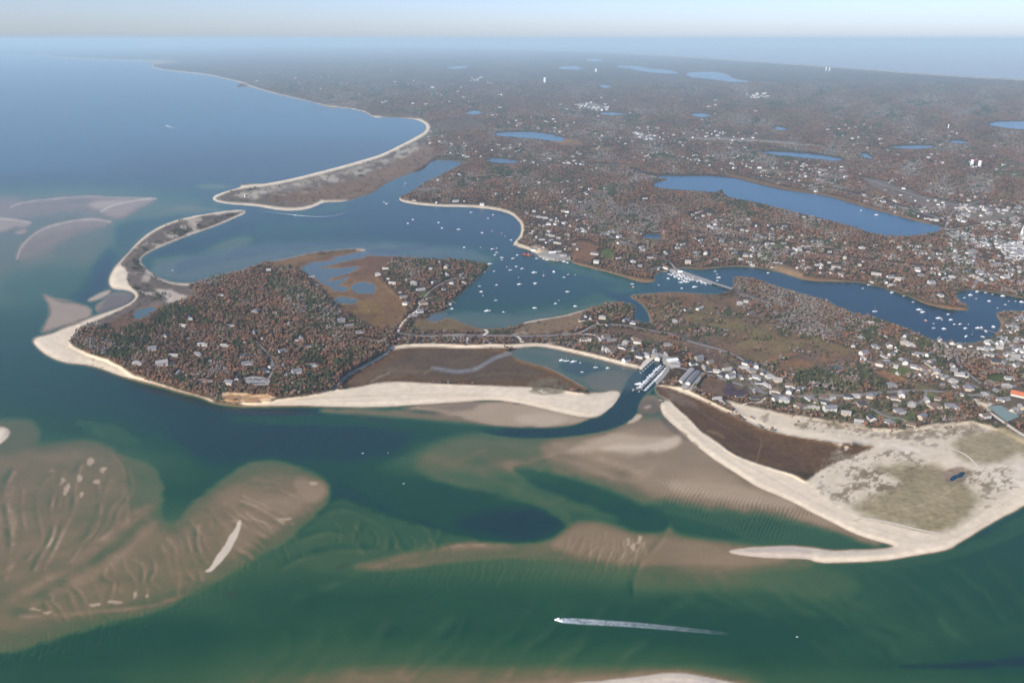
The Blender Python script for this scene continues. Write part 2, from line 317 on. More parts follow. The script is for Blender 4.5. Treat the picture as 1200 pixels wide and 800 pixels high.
P([(395,562),(420,575),(450,590),(475,604),(512,616),(550,626),(600,635),(625,636),(641,632),(657,622),(668,609),(655,598),(620,582),(570,574),(500,568),(440,558)], 5.6, 3.2, 1.2, .85)
P([(530,606),(570,600),(610,593),(645,596),(664,611),(650,623),(625,635),(600,634),(540,622)], 7.3, 9, 1.4, .8)
P([(672,603),(700,604),(725,614),(750,623),(775,621),(782,613),(787,614),(792,623),(825,628),(872,634),(860,622),(800,605),(740,596),(690,592)], 5.6, 2.6, .6, .6)
P([(590,546),(650,552),(720,576),(780,606),(786,620),(755,622),(725,612),(690,596),(640,576)], 5.9, 5, 1.5, .8)
P([(520,548),(590,560),(640,582),(668,600),(668,620),(655,606),(620,590),(560,574),(500,560)], 3.6, 4, 1.5, .75)
P([(560,560),(625,578),(670,598),(720,612),(730,606),(690,592),(640,574),(590,556)], 3.9, 4, 1, .7)
P([(395,580),(425,592),(450,603),(512,620),(560,631),(600,639),(600,650),(500,650),(430,668),(380,672),(345,660),(330,645),(365,615)], 4.2, 4, 2, .8)
P([(400,665),(450,652),(520,642),(545,634),(600,637),(640,634),(662,620),(675,608),(700,609),(730,618),(750,626),(778,624),(785,615),(792,627),(830,632),(880,638),(905,645),(960,661),(940,668),(880,672),(820,672),(760,668),(700,660),(640,656),(580,655),(520,660),(460,670)], 2.7, 3.6, 1, .9)
P([(640,640),(665,622),(680,612),(715,618),(750,630),(775,628),(800,632),(880,641),(930,655),(900,664),(820,662),(770,664),(720,660),(670,650)], 1.75, 5, 1, .8)
P([(745,668),(742,690),(760,695),(830,690),(900,690),(940,680),(900,668),(820,668)], 3.1, 9, 1, .7)
P([(880,665),(960,662),(1010,680),(1000,700),(940,700),(880,690)], 3.9, 9, 2, .7)
P([(0,792),(50,785),(120,790),(170,806),(100,830),(0,830)], 5.2, 9, 1, .8)
P([(340,806),(365,799),(400,786),(500,780),(620,786),(760,782),(850,786),(905,802),(860,830),(340,830)], 2.7, 11, 1, .8)
P([(560,800),(650,797),(720,791),(772,785),(810,786),(860,797),(900,806),(860,830),(600,830)], 1.5, 5, 1, .8)
P([(1050,779),(1100,778),(1150,774),(1200,768),(1260,765),(1260,775),(1200,780),(1130,783),(1060,782)], 7.6, 3, .8, .85)
P([(1144,625),(1160,620),(1180,615),(1186,619),(1172,628),(1152,633)], 7.2, 4, 1, .8)
P([(1080,650),(1130,638),(1160,622),(1200,600),(1260,575),(1260,600),(1200,625),(1150,645),(1090,662),(1000,668),(960,664)], 4.8, 4, 1, .8)
# drifting sand waves on the beds
wav = np.zeros((H, W), np.float32)
def waves(poly, ang, lam, amp, f=8, warp=10, seed=0, sharp=1.5):
    (x0, x1, y0, y1), m = mask(poly, f, 1.0)
    a = math.radians(ang)
    ph = (GX * math.cos(a) + GY * math.sin(a))[y0:y1, x0:x1] + (N_b2 if seed % 2 else N_big)[y0:y1, x0:x1] * warp + N_m2[y0:y1, x0:x1] * warp * .09
    s = ph / lam; fr = s - np.floor(s)
    v = .35 - np.exp(-((fr - .55) / np.where(fr < .55, .26, .12)) ** 2)
    v = v * sstep(.5 + 1.6 * N_b2[y0:y1, x0:x1] + .9 * N_m2[y0:y1, x0:x1]) + .25 * N_med[y0:y1, x0:x1]
    wav[y0:y1, x0:x1] += (v * amp * m * (0.45 + .85 * np.clip(N_med[y0:y1, x0:x1] * 1.3 + .5, 0, 1))).astype(np.float32)
waves([(760,560),(830,565),(900,590),(980,605),(960,640),(860,630),(780,600)], 25, 4.4, 1.15, 8, 7, 1)
waves([(440,620),(500,610),(600,560),(700,570),(800,600),(700,600),(560,590)], 60, 30, .5, 10, 20, 2)
waves([(500,510),(640,520),(740,540),(800,560),(700,570),(560,560)], 75, 24, .55, 10, 18, 1)
def ridge(pts, amp, wd, f, side=1.0, trough=.6):
    """one sand wave: a crest with a softer trough on its lee side"""
    p = np.array(pts, float); d = np.gradient(p, axis=0); d /= np.linalg.norm(d, axis=1)[:, None] + 1e-9; nrm_ = np.stack([-d[:, 1], d[:, 0]], -1) * side
    for off, a_, w_, f_ in ((0, -amp, wd, f), (wd * 1.5 + f * .6, amp * trough, wd * 1.3, f * 1.7)):
        q = chaikin(p + nrm_ * off, False, 2); R = w_ + f_ + 2
        x0 = max(int(q[:, 0].min() - R) - X0 - 1, 0); x1 = min(int(q[:, 0].max() + R) + 2 - X0, W); y0 = max(int(q[:, 1].min() - R) - Y0 - 1, 0); y1 = min(int(q[:, 1].max() + R) + 2 - Y0, H)
        dd = segdist(q, False, R, (x0, x1, y0, y1)); m = sstep((w_ - dd) / (2 * f_) + .5)
        env = np.clip(.55 + 1.1 * N_med[y0:y1, x0:x1], .05, 1.3)
        wav[y0:y1, x0:x1] += (m * env * a_ * 1.5).astype(np.float32)
rr = random.Random(4)
def family(c0, c1, n, amp, wd, f, jit=3.0, side=1.0, trough=.6):
    c0 = np.array(c0, float); c1 = np.array(c1, float)
    for k in range(n):
        u = (k + rr.uniform(-.33, .33)) / (n - 1); p = c0 * (1 - u) + c1 * u
        a, b_ = rr.uniform(0, .25), rr.uniform(.75, 1.0); t = np.linspace(a, b_, 6); i = t * (len(p) - 1); j = np.minimum(i.astype(int), len(p) - 2); q = p[j] * (1 - (i - j))[:, None] + p[j + 1] * (i - j)[:, None]
        q = q + np.array([[rr.gauss(0, jit), rr.gauss(0, jit * .5)] for _ in range(6)]) + np.array([rr.gauss(0, jit), 0])
        ridge(q, amp * rr.uniform(.5, 1.25), wd * rr.uniform(.7, 1.4), f * rr.uniform(.8, 1.3), side, trough)
family([(14,550),(4,590),(14,635),(-5,690)], [(152,548),(150,580),(130,618),(92,652)], 12, .75, 2.0, 2.6, 3)
family([(-60,560),(-70,600),(-60,660),(-80,700)], [(10,550),(0,590),(10,640),(-10,690)], 5, .7, 2.2, 2.8, 3)
family([(45,700),(58,712),(70,738)], [(212,610),(226,645),(230,692)], 13, .6, 1.8, 2.4, 2.6)
family([(207,618),(214,650),(224,690)], [(262,582),(285,606),(312,626)], 9, .75, 1.6, 2.2, 2)
family([(285,580),(312,592),(342,610)], [(262,632),(286,645),(300,656)], 8, .7, 1.4, 2.0, 1.6)
family([(280,560),(300,556),(330,562)], [(330,575),(350,585),(362,596)], 4, .4, 1.6, 2.6, 2)
family([(4,748),(6,765),(0,785)], [(175,712),(172,728),(164,745)], 20, .55, 1.0, 1.2, 1.5)
family([(180,708),(178,720),(172,735)], [(345,625),(352,640),(356,655)], 16, .4, 1.0, 1.3, 1.5)
ridge([(15,702),(50,682),(80,664),(115,640),(150,612),(178,592)], .7, 6, 6, 1, .9)
ridge([(25,722),(60,722),(110,716),(170,712),(215,698)], .9, 2, 3, -1, .2)
ridge([(90,518),(125,525),(145,545),(150,575),(150,610)], .5, 1.6, 3, -1, .5)
for c_ in ([(385,602),(402,596),(430,606),(455,620),(452,642)], [(442,600),(456,615),(462,634),(474,650)], [(480,610),(500,618),(507,631),(492,645)], [(516,618),(512,629),(505,642)], [(355,634),(380,624),(400,628)], [(370,652),(400,645),(440,646)], [(330,668),(352,655),(380,650)], [(420,612),(412,630),(425,648)]): ridge(c_, .5, 2.2, 3.2, -1, .9)
for k in range(7): ridge([(393.5+k*22, 612+k*4), (400+k*22, 622+k*3.4), (398+k*22, 634+k*2)], .6, 1.2, 2, 1, .6)
ridge([(345,700),(390,684),(435,664),(490,644),(545,637),(600,639)], .9, 3, 5, 1, 0)
family([(432,662),(436,674),(430,690)], [(745,644),(738,660),(726,684)], 36, .4, .9, 1.2, 1.4)
family([(670,620),(664,640),(650,660)], [(745,625),(748,645),(740,668)], 12, .5, 1.2, 1.6, 2)
ridge([(785,614),(780,630),(768,645),(752,660),(744,680),(745,700)], .8, 1.6, 4, 1, 1.0)
family([(290,805),(335,765),(352,728)], [(690,805),(740,745),(800,690)], 12, .5, 3, 6, 5)
family([(748,668),(768,695),(815,725)], [(960,668),(1010,702),(1090,755)], 8, .5, 2.4, 6, 4)
family([(990,664),(1050,695),(1110,745)], [(1140,640),(1190,690),(1230,740)], 7, .45, 2.4, 6, 4)
family([(860,720),(900,750),(930,790)], [(1100,720),(1140,750),(1200,790)], 6, .4, 3, 7, 5)
family([(200,480),(230,500),(240,530)], [(90,495),(110,505),(140,520)], 5, .35, 3, 6, 5)
family([(520,515),(600,540),(680,570)], [(480,540),(560,575),(640,600)], 4, .45, 4, 8, 5)
family([(640,520),(720,545),(800,575)], [(600,550),(680,575),(760,600)], 5, .5, 3, 6, 4)
barm = np.clip(1 - np.abs(dep - 2.6) / 1.4, 0, 1) * (GY > 430)
dep_w = dep + wav + barm * (N_b2 * .55 + N_m2 * .22)
# small dry crests standing out of the bars
dry = [((107,540),4,5),((93,559),3.2,7),((78,573),4,8),((73,565),3,4),((121,551),3.5,4),((113,564),3.5,2.4),((59,552),4.5,1.8),((96,579),2,4),((42,714),8,1.4),((55,717),5,1.2),((158,697),2,5),((173,695),1.6,4),((135,705),8,1.3),
 ((333,608),7,1.6),((342,613),4,1.4),((368,566),5,2),((749,632),2.6,5),((742,642),2.2,5),((736,635),1.6,4),((754,641),1.8,6),((757,646),1.6,3),((112,708),6,1.2)]
for (cx, cy), a, b in dry:
    th = np.linspace(0, 6.28, 11)[:-1]; t = .55 if b > a else 0
    pts = [(cx + a * math.cos(k) * 1.0 - t * b * math.sin(k) * .4, cy + b * math.sin(k)) for k in th]
    paint(dep_w, pts, .35, 1.6, 1.6, .8, N_fine)
paint(dep_w, [(239,669),(245,666),(253,652),(262,640),(270,626),(276,618),(279,609),(284,610),(280,626),(268,648),(256,662),(247,670)], -.3, 1.0, .5)
# shoreline shallows
sh = -coast_sd
open_sea = np.clip((GY - 190) / 120, .25, 1)
shw = 5.5 * open_sea
chm = np.zeros((H, W), np.float32); paint(chm, CH, 1, 1.5, 0)
damp = np.clip(sh / shw, 0, 1); damp = 1 - (1 - damp) ** 1.6
lim = 1.0 + 7.5 * damp
lim = np.where(chm > .3, 9, lim)
lim = np.where((POND > 0) & (sh < 14), 9, lim)
lim = np.where((GY < 430) & (GX > 430), 2.6 + 12 * np.clip(sh / 3.0, 0, 1), lim)
dep_w = np.minimum(dep_w, lim)
pc = np.where(GY < 300, 8.2, np.where(GY > 540, 7.8, 6.8))
dep_w = np.where((POND > .5), np.where((GX < 530) & (GY > 280), 4.4, pc) + N_fine * .3, dep_w)
weed = np.zeros((H, W), np.float32)
for pl, op in (([(150,452),(200,461),(235,470),(255,478),(300,481),(350,480),(375,487),(300,485),(262,482),(225,472)], .75), ([(100,430),(140,442),(180,454),(165,452),(125,440)], .5),
    ([(112,368),(120,358),(132,345),(150,343),(156,348),(150,356),(132,364)], .55), ([(392,664),(400,660),(412,658),(404,666),(394,668)], .5), ([(262,696),(280,690),(282,695),(268,700)], .5),
    ([(640,452),(700,462),(707,460),(690,456),(660,446)], .3), ([(745,472),(760,466),(776,470),(778,480),(770,486),(752,486)], .45), ([(775,486),(795,503),(810,518),(797,514),(780,502)], .5),
    ([(500,372),(525,372),(560,384),(598,386),(560,388),(530,384),(500,384)], .5), ([(400,484),(440,486),(466,496),(440,494)], .4), ([(250,300),(290,290),(296,296),(262,305)], .35),
    ([(470,485),(520,476),(560,471),(575,474),(530,486)], .22), ([(705,430),(740,432),(757,430),(735,438)], .3)):
    paint(weed, pl, 1, 2.2, 1.6, op)
RD = np.array([-.5, .3, 1, 1.6, 2.2, 3, 3.8, 4.6, 5.4, 6.2, 7.0, 7.6, 8.6])
RC = np.array([(230,214,188),(208,188,158),(180,158,128),(158,137,109),(139,121,94),(106,110,82),(82,106,78),(62,97,74),(44,84,68),(37,78,72),(32,69,73),(31,64,74),(44,96,112)], float)
wl = np.maximum(lin(RC) - np.array((.020, .026, .034)), .0035) / K
def wcol(d, wd):
    c = np.stack([np.interp(d, RD, wl[:, k]) for k in range(3)], -1)
    return c * (1 - wd[..., None] * .8) + wd[..., None] * .8 * lin((62, 52, 52)) / K
WCOL = wcol(dep_w, weed).astype(np.float32)
murk = np.zeros((H, W), np.float32)
for pl_, op_ in (([(345,292),(440,292),(528,300),(528,382),(480,382),(440,352),(380,360)], .85), ([(598,406),(640,405),(700,418),(748,431),(758,440),(735,462),(680,452),(645,434),(598,422)], .45), ([(172,316),(200,331),(232,330),(300,312),(350,299),(420,290),(470,300),(572,306),(560,292),(420,281),(300,286),(215,300)], .6), ([(150,358),(188,356),(186,368),(156,378)], .8), ([(498,374),(540,364),(620,368),(680,358),(600,386),(560,386)], .4), ([(960,425),(995,430),(990,438),(965,436)], .8)):
    (x0, x1, y0, y1), m_ = mask(pl_, 5, 1.5); v = murk[y0:y1, x0:x1]; np.maximum(v, m_ * op_, out=v)
WCOL = WCOL * (1 - murk[..., None]) + murk[..., None] * (lin((92, 104, 102)) - .01) / K

# ------------------------------------------------------------------ land cover, heights, planting
C = {'wood': (84,74,66), 'sand': (238,220,190), 'wet': (160,138,120), 'scrub': (116,106,96), 'marsh': (128,100,76), 'orange': (132,104,78), 'dmarsh': (106,84,68),
     'olive': (124,114,86), 'lawn': (96,112,68), 'town': (120,116,110), 'flat': (164,150,122), 'bluff': (212,178,138)}
land = np.empty((H, W, 3), np.float32); land[:] = C['wood']
sand = np.zeros((H, W), np.float32)       # how sandy
tree = np.full((H, W), .92, np.float32)   # planting density
ever = np.full((H, W), .18, np.float32)   # share of evergreens
grey = np.full((H, W), .45, np.float32)   # share of bare grey crowns against brown ones
hgt = np.full((H, W), 7.0, np.float32)
hgt += N_big * 3.5
hd = np.zeros((H, W), np.float32)         # houses
land += (N_med * 10 + N_fine * 6)[..., None]
def cover(poly, name, f=2.5, n=1.6, op=1.0, trees=None, ev=None, gr=None, h=None, houses=None):
    paint(land, poly, C[name] if isinstance(name, str) else name, f, n, op)
    if trees is not None: paint(tree, poly, trees, f, n)
    if ev is not None: paint(ever, poly, ev, f * 2, n)
    if gr is not None: paint(grey, poly, gr, f * 3, n * 2)
    if h is not None: paint(hgt, poly, h, f * 2, n)
    if houses is not None: paint(hd, poly, houses, f, n)
# shores: a beach along the open coasts, marsh or brush along the inner ones
def shore(pts, wd, f=1.0, col='sand', op=1.0):
    stroke(land, pts, C[col], wd, f, op); stroke(tree, pts, 0, wd + .6, f); stroke(hgt, pts, 1.4, wd, 2)
    if col == 'sand': stroke(sand, pts, 1, wd, f)
# neck beach spit with lighthouse
cover([(500,140),(512,148),(508,162),(495,172),(503,190),(480,204),(447,219),(420,232),(378,240),(340,250),(258,240),(240,232),(290,215),(400,194),(470,170),(498,155)], 'scrub', 2, .8, trees=.06, h=2.5)
cover([(500,165),(512,175),(505,190),(480,204),(447,219),(420,232),(378,238),(320,240),(300,232),(360,222),(430,205),(470,185)], (130,108,92), 2.5, 1.5, trees=.05, h=1.2)
paint(land, [(262,230),(300,222),(350,212),(400,200),(440,190),(430,196),(380,212),(320,226),(290,234)], (178,166,148), 3, 2.5, .7)
# southern hook
cover([(120,345),(126,320),(150,296),(175,270),(240,250),(290,246),(285,252),(235,273),(175,296),(164,306),(172,318),(200,333),(230,338),(235,350),(185,360),(160,372),(100,384),(90,378)], (118,106,98), 1.5, .8, trees=.12, ev=.6, h=3)
# grey brown dunes inside the hook
cover([(162,340),(200,340),(222,348),(228,352),(205,352),(185,350),(168,346)], (196,182,162), 1.5, 2.5, trees=.0, h=3)
# the island hill
ISL = [(92,402),(110,392),(150,384),(185,366),(215,352),(250,338),(300,318),(350,312),(360,322),(385,352),(420,375),(465,390),(457,402),(435,420),(410,434),(395,445),(370,462),(320,466),(250,462),(205,452),(150,436),(110,422)]
cover(ISL, 'wood', 3, 1, trees=1.0, ev=.27, gr=.12, h=14)
paint(land, ISL, (88,66,56), 5, 1, .8)
paint(grey, [(330,325),(375,330),(400,365),(400,400),(370,380),(340,360)], .95, 8, 2)
paint(grey, [(95,400),(140,390),(180,385),(170,420),(120,425)], .8, 6, 2); paint(ever, [(105,400),(150,386),(220,366),(228,372),(180,392),(160,425),(130,420)], .55, 6, 2)
paint(ever, [(180,362),(215,355),(235,362),(205,385),(170,392)], .8, 5, 2)
paint(ever, [(300,425),(340,430),(390,410),(420,420),(385,448),(350,462),(310,460)], .55, 6, 2)
cover([(128,378),(150,366),(190,356),(186,364),(160,378),(150,384),(118,390)], (120,94,78), 2, 1.2, trees=.15, h=2)
# neck with houses and marsh
cover([(435,300),(485,301),(560,305),(575,312),(562,323),(525,360),(500,372),(478,384),(465,388),(470,360),(462,345),(440,330),(432,315)], 'wood', 2, 1, trees=.9, ev=.35, gr=.35, h=5)
cover([(300,312),(350,300),(425,291),(437,297),(465,301),(455,310),(440,320),(448,330),(466,345),(476,356),(476,368),(462,386),(435,384),(405,368),(385,350),(362,324),(345,312)], 'orange', 2, 1.2, trees=.02, h=.9)
paint(land, [(352,302),(420,292),(480,302),(430,318),(445,330),(400,325),(360,318)], (116,90,76), 4, 2, .8)
paint(land, [(385,352),(420,350),(455,360),(440,384),(410,370)], (138,112,74), 4, 3, .8)
cover([(510,366),(530,372),(552,382),(600,386),(600,390),(480,390),(482,374),(500,372)], (122,104,80), 2, 1.5, trees=.05, h=.9)
# isthmus
cover([(466,388),(600,388),(690,390),(720,404),(690,412),(640,402),(560,401),(470,402)], (98,86,78), 2, 1, trees=.6, ev=.4, gr=.6, h=3)
cover([(600,385),(645,372),(695,361),(700,372),(680,385),(640,392),(600,392)], (138,116,94), 2, 1.2, trees=.06, h=1.2)
cover([(680,366),(712,356),(730,355),(744,360),(742,374),(760,380),(757,390),(700,386),(682,382)], 'wood', 2, 1, trees=.8, ev=.45, gr=.3, h=4)
cover([(660,396),(700,388),(760,396),(790,404),(780,418),(765,418),(752,430),(717,421),(690,414)], (112,100,92), 2, 1, trees=.7, ev=.5, gr=.4, h=4)
cover([(705,384),(735,385),(790,396),(840,410),(880,428),(940,455),(900,448),(850,425),(800,408),(740,396)], (118,98,84), 2, 1.4, trees=.12, h=2)
# big heath and marsh on the right
cover([(742,348),(762,345),(840,346),(870,350),(880,375),(930,385),(1000,410),(1060,440),(1060,448),(1000,440),(930,440),(880,425),(800,395),(765,385),(765,372),(752,355)], (124,108,82), 3, 2, trees=.22, ev=.45, gr=.4, h=2)
paint(land, [(745,348),(800,346),(830,352),(800,362),(765,362)], (132,98,76), 4, 2, .8)
paint(land, [(800,372),(850,368),(900,385),(880,410),(830,398)], (126,116,80), 5, 3, .8)
cover([(895,418),(950,410),(985,413),(1010,424),(1040,437),(1068,446),(1045,450),(1005,440),(985,434),(945,430),(905,428)], (146,110,84), 2, 1.5, trees=.03, h=1)
cover([(862,325),(900,333),(960,350),(990,365),(1010,385),(985,400),(940,392),(900,378),(870,368),(860,345)], (116,104,98), 3, 2, trees=1, ev=.04, gr=1, h=6)
cover([(935,432),(980,436),(1030,440),(1045,452),(1030,458),(960,455),(930,448)], (72,70,62), 3, 2, trees=1, ev=.75, gr=.8, h=3)
cover([(1072,395),(1110,405),(1160,418),(1168,430),(1150,442),(1120,430),(1085,418)], (104,84,80), 3, 2, trees=.9, ev=.02, gr=.75, h=5)
cover([(1060,445),(1090,450),(1110,465),(1080,462)], 'olive', 3, 2, trees=.3)
# neighbourhoods near
NB1 = [(880,425),(915,440),(945,455),(1000,460),(1050,455),(1100,465),(1135,475),(1140,490),(1100,492),(1060,500),(1010,496),(960,487),(925,482),(880,470),(850,462),(845,445),(812,425),(830,415)]
cover(NB1, (118,108,92), 3, 2, trees=.75, ev=.6, gr=.35, h=4)
NB2 = [(990,372),(1060,386),(1095,402),(1085,415),(1120,430),(1150,445),(1200,440),(1260,440),(1260,500),(1200,500),(1150,480),(1100,455),(1060,440),(1000,420),(985,395)]
cover(NB2, (116,104,90), 3, 2, trees=.75, ev=.45, gr=.5, h=5, houses=.35)
cover([(1095,402),(1150,402),(1175,385),(1170,366),(1260,370),(1260,440),(1180,435),(1165,415),(1110,408)], (124,110,94), 3, 2, trees=.45, ev=.4, houses=1.0)
cover([(800,405),(830,412),(870,425),(850,432),(815,424)], (116,96,86), 2, 1, trees=.25)
cover([(823,440),(848,446),(868,456),(862,462),(840,466),(815,456)], (120,98,84), 1.2, .5, trees=.02, h=2)
cover([(852,447),(872,455),(880,462),(860,468),(845,460)], (92,78,88), 2, 1, trees=.2, h=2)
def speck(poly, colr, thr, f, nz, op=.8, tr=None):
    (x0, x1, y0, y1), m = mask(poly, f, 2)
    m = m * sstep((nz[y0:y1, x0:x1] - thr) / .25) * op
    v = land[y0:y1, x0:x1]; v[:] = v * (1 - m[..., None]) + m[..., None] * np.asarray(colr, np.float32)
    if tr is not None: v = tree[y0:y1, x0:x1]; v[:] = v * (1 - m) + m * tr
HEATH = [(742,348),(762,345),(840,346),(870,350),(900,375),(1000,400),(1060,440),(1000,442),(930,442),(880,428),(800,398),(765,385)]
speck(HEATH, (122,98,84), -.1, 4, N_m2, .8, .15); speck(HEATH, (96,88,70), .15, 4, N_med, .8, .7); speck(HEATH, (140,122,90), .25, 4, N_b2, .6, .05); speck(HEATH, (112,102,96), .0, 4, N_big, .7, .6); speck(HEATH, (84,80,66), .25, 4, N_edge, .8, .85)
HOOK = [(127,320),(150,296),(175,268),(240,250),(290,246),(285,252),(235,273),(175,296),(164,306),(172,318),(200,333),(215,350),(160,355),(130,338)]
speck(HOOK, (90,84,80), .0, 2, N_fine * .5 + N_m2 * .6, .85, .5); speck(HOOK, (204,190,168), .12, 2, N_med * .6 + N_edge * .5, .8, 0)
NECKB = [(262,230),(300,222),(350,212),(400,200),(470,175),(495,160),(500,172),(440,200),(380,222),(320,232)]
speck(NECKB, (200,186,164), .0, 2, N_fine * .5 + N_m2 * .6, .7, 0); speck(NECKB, (98,90,84), .15, 2, N_med * .6 + N_edge * .5, .7, .4)
speck([(340,290),(480,300),(475,385),(400,370),(350,320)], (112,88,74), .05, 3, N_m2, .7); speck([(340,290),(480,300),(475,385),(400,370),(350,320)], (142,118,84), .2, 3, N_b2, .6)
speck([(466,388),(690,388),(720,404),(640,402),(470,402)], (176,162,142), .15, 2, N_fine * .6 + N_edge * .5, .7, .05)
speck([(660,396),(790,396),(940,440),(1140,465),(1140,495),(960,487),(850,462),(690,414)], (150,136,112), .1, 3, N_fine * .7 + N_m2 * .4, .6, .25)
# green lawns
for pl in ([(1015,484),(1030,480),(1065,492),(1075,485),(1062,478),(1070,496),(1035,494)], [(1050,430),(1075,436),(1062,442),(1040,436)], [(915,452),(935,450),(930,456)], [(925,476),(975,478),(990,483),(930,481)],
    [(1150,440),(1170,438),(1185,446),(1165,452)], [(700,292),(715,290),(722,303),(706,306)], [(905,286),(916,287),(913,292),(902,291)], [(1084,303),(1096,301),(1098,306),(1086,308)], [(1140,328),(1152,326),(1152,334),(1142,335)],
    [(490,342),(502,342),(503,350),(492,350)], [(1165,262),(1200,260),(1200,266),(1172,267)], [(1158,203),(1180,200),(1200,202),(1200,207),(1168,208)], [(1088,462),(1100,466),(1092,472),(1080,470)], [(508,350),(522,344),(516,354),(508,356)]):
    cover(pl, 'lawn', 1.8, 2.6, .8, trees=.12)
# the low tide marsh and its dunes
cover([(771,449),(795,455),(825,470),(850,483),(875,495),(900,506),(930,511),(970,518),(1000,523),(1037,521),(1020,527),(1000,535),(980,541),(965,548),(957,556),(937,555),(912,550),(870,537),(852,527),(840,517),(820,505),(812,494),(792,477),(785,469),(772,466)], 'dmarsh', 1.3, .5, trees=0, h=.5)
paint(land, [(772,452),(800,462),(825,480),(800,475),(785,466)], (132,114,102), 3, 1.5, .8)
paint(land, [(800,470),(840,490),(900,520),(960,545),(940,552),(860,525),(815,490)], (92,74,68), 4, 2, .5)
cover([(768,452),(795,452),(825,466),(850,479),(877,489),(905,498),(950,505),(990,512),(1005,521),(960,516),(900,505),(850,482),(820,468),(790,456),(770,451)], 'sand', .9, .4, trees=0, h=2); 
stroke(sand, [(770,450),(795,453),(825,468),(850,481),(877,493),(905,503)], 1, 1.8)
DUN = [(845,466),(880,476),(925,486),(975,492),(1010,500),(1060,503),(1100,496),(1145,492),(1175,505),(1205,520),(1260,540),(1260,565),(1200,592),(1175,606),(1150,622),(1115,640),(1060,650),(1010,622),(960,600),(930,575),(955,555),(980,540),(1035,522),(1000,520),(950,508),(900,498),(862,483)]
cover(DUN, (228,211,182), 2, 1, trees=0, h=2.6)
# mottled dune scrub
def mottle(poly, colr, thr, f=5, nz=None, op=.85):
    (x0, x1, y0, y1), m = mask(poly, f, 2)
    n = (N_m2 * .6 + N_fine * .8 if nz is None else nz)[y0:y1, x0:x1]
    m = m * sstep((n - thr) / .22) * op
    v = land[y0:y1, x0:x1]; v[:] = v * (1 - m[..., None]) + m[..., None] * np.asarray(colr, np.float32)
mottle([(890,490),(1000,500),(1100,500),(1160,500),(1120,530),(1040,540),(960,560),(1000,600),(950,590),(960,540),(1000,520)], (238,224,200), .0, 6, op=.8)
mottle([(1140,530),(1260,530),(1260,560),(1180,600),(1130,580)], (236,222,198), -.1, 6, op=.8)
mottle([(880,478),(960,486),(1040,498),(1100,498),(1140,492),(1190,520),(1120,530),(1060,520),(980,505),(900,496)], (138,122,104), .0, op=.7)
cover([(1112,515),(1150,506),(1190,500),(1240,515),(1240,530),(1190,535),(1150,545),(1125,535)], (164,150,120), 6, 3, trees=0)
cover([(1010,545),(1070,545),(1100,545),(1135,565),(1150,590),(1130,610),(1100,627),(1060,615),(1005,603),(1000,590),(1040,575),(1060,560)], (160,146,114), 7, 3, trees=0, h=2)
mottle([(955,540),(1000,525),(1050,530),(1090,545),(1060,570),(1030,590),(990,585),(960,570)], (124,110,90), .12)
mottle([(1000,590),(1050,600),(1120,600),(1100,625),(1050,612)], (128,118,84), .05, op=.5)
mottle([(1130,560),(1160,560),(1170,590),(1150,600),(1135,580)], (140,124,100), -.05, op=.7)
cover([(1100,556),(1112,548),(1130,546),(1140,553),(1130,562),(1115,568)], (158,138,118), 2, 1)
# beaches
cover([(262,466),(290,468),(325,468),(360,462),(385,458),(420,453),(445,447),(462,446),(480,447),(512,449),(562,451),(600,452),(640,454),(660,456),(685,462),(705,458),(729,457),(732,462),(722,476),(705,492),(680,492),(660,487),(620,478),(570,470),(520,475),(460,480),(300,480)], 'sand', 1.3, .5, trees=0, h=2)
cover([(395,457),(412,437),(437,425),(458,408),(475,406),(500,405),(550,406),(600,410),(606,420),(625,426),(645,432),(672,446),(690,458),(660,455),(600,452),(562,451),(512,449),(480,447),(445,447),(425,452)], 'dmarsh', 1.4, .6, trees=0, h=.6)
paint(land, [(480,408),(560,410),(600,418),(640,436),(620,446),(540,446),(470,438),(440,436)], (96,86,78), 6, 3, .7)
paint(land, [(400,452),(430,432),(470,424),(500,440),(450,444)], (122,102,84), 5, 3, .6)
stroke(land, [(606,421),(625,427),(645,433),(660,441),(672,448),(685,456)], (134,100,66), 2.6, 1.5, .9)
mottle([(618,450),(640,440),(660,446),(672,455),(655,465),(625,460)], (126,116,96), -.25, 3)
stroke(land, [(507,431),(520,433),(533,435.5),(545,435),(560,432),(568,426),(580,419),(592,415),(603,413)], (132,130,130), 2.2, 1.2, .95)
stroke(land, [(507,431),(502,435),(497,437)], (140,122,98), 1.2, 1, .8)
stroke(land, [(435,447),(445,441),(456,437)], (152,142,128), 1, .8, .8)
cover([(34,398),(60,390),(75,384),(96,380),(88,392),(80,402),(95,412),(120,418),(140,427),(150,437),(190,450),(225,461),(250,468),(250,476),(200,460),(150,446),(100,432),(50,420)], 'sand', 1.4, .8, trees=0, h=2)
stroke(land, [(85,384),(110,374),(135,363),(152,355),(161,346),(152,339),(134,336),(128,330),(130,320),(140,306),(152,292),(165,280),(178,270),(198,260),(220,254),(250,248),(285,245)], C['sand'], 2.6, 1.2)
cover([(128,318),(140,308),(150,318),(148,330),(158,340),(150,345),(130,342),(124,332)], 'sand', 1.5, .5, trees=0)
stroke(land, [(289,249),(275,256),(255,265),(232,273),(207,282),(180,293),(166,302),(165,309),(173,317),(186,325),(201,331),(220,333)], C['sand'], 2.2, 1.0)
stroke(tree, [(289,249),(232,273),(180,293),(165,309),(201,331),(220,333)], 0, 3, 1); stroke(tree, [(85,384),(110,374),(135,363),(161,346),(134,336),(130,320),(178,270),(285,245)], 0, 4, 1)
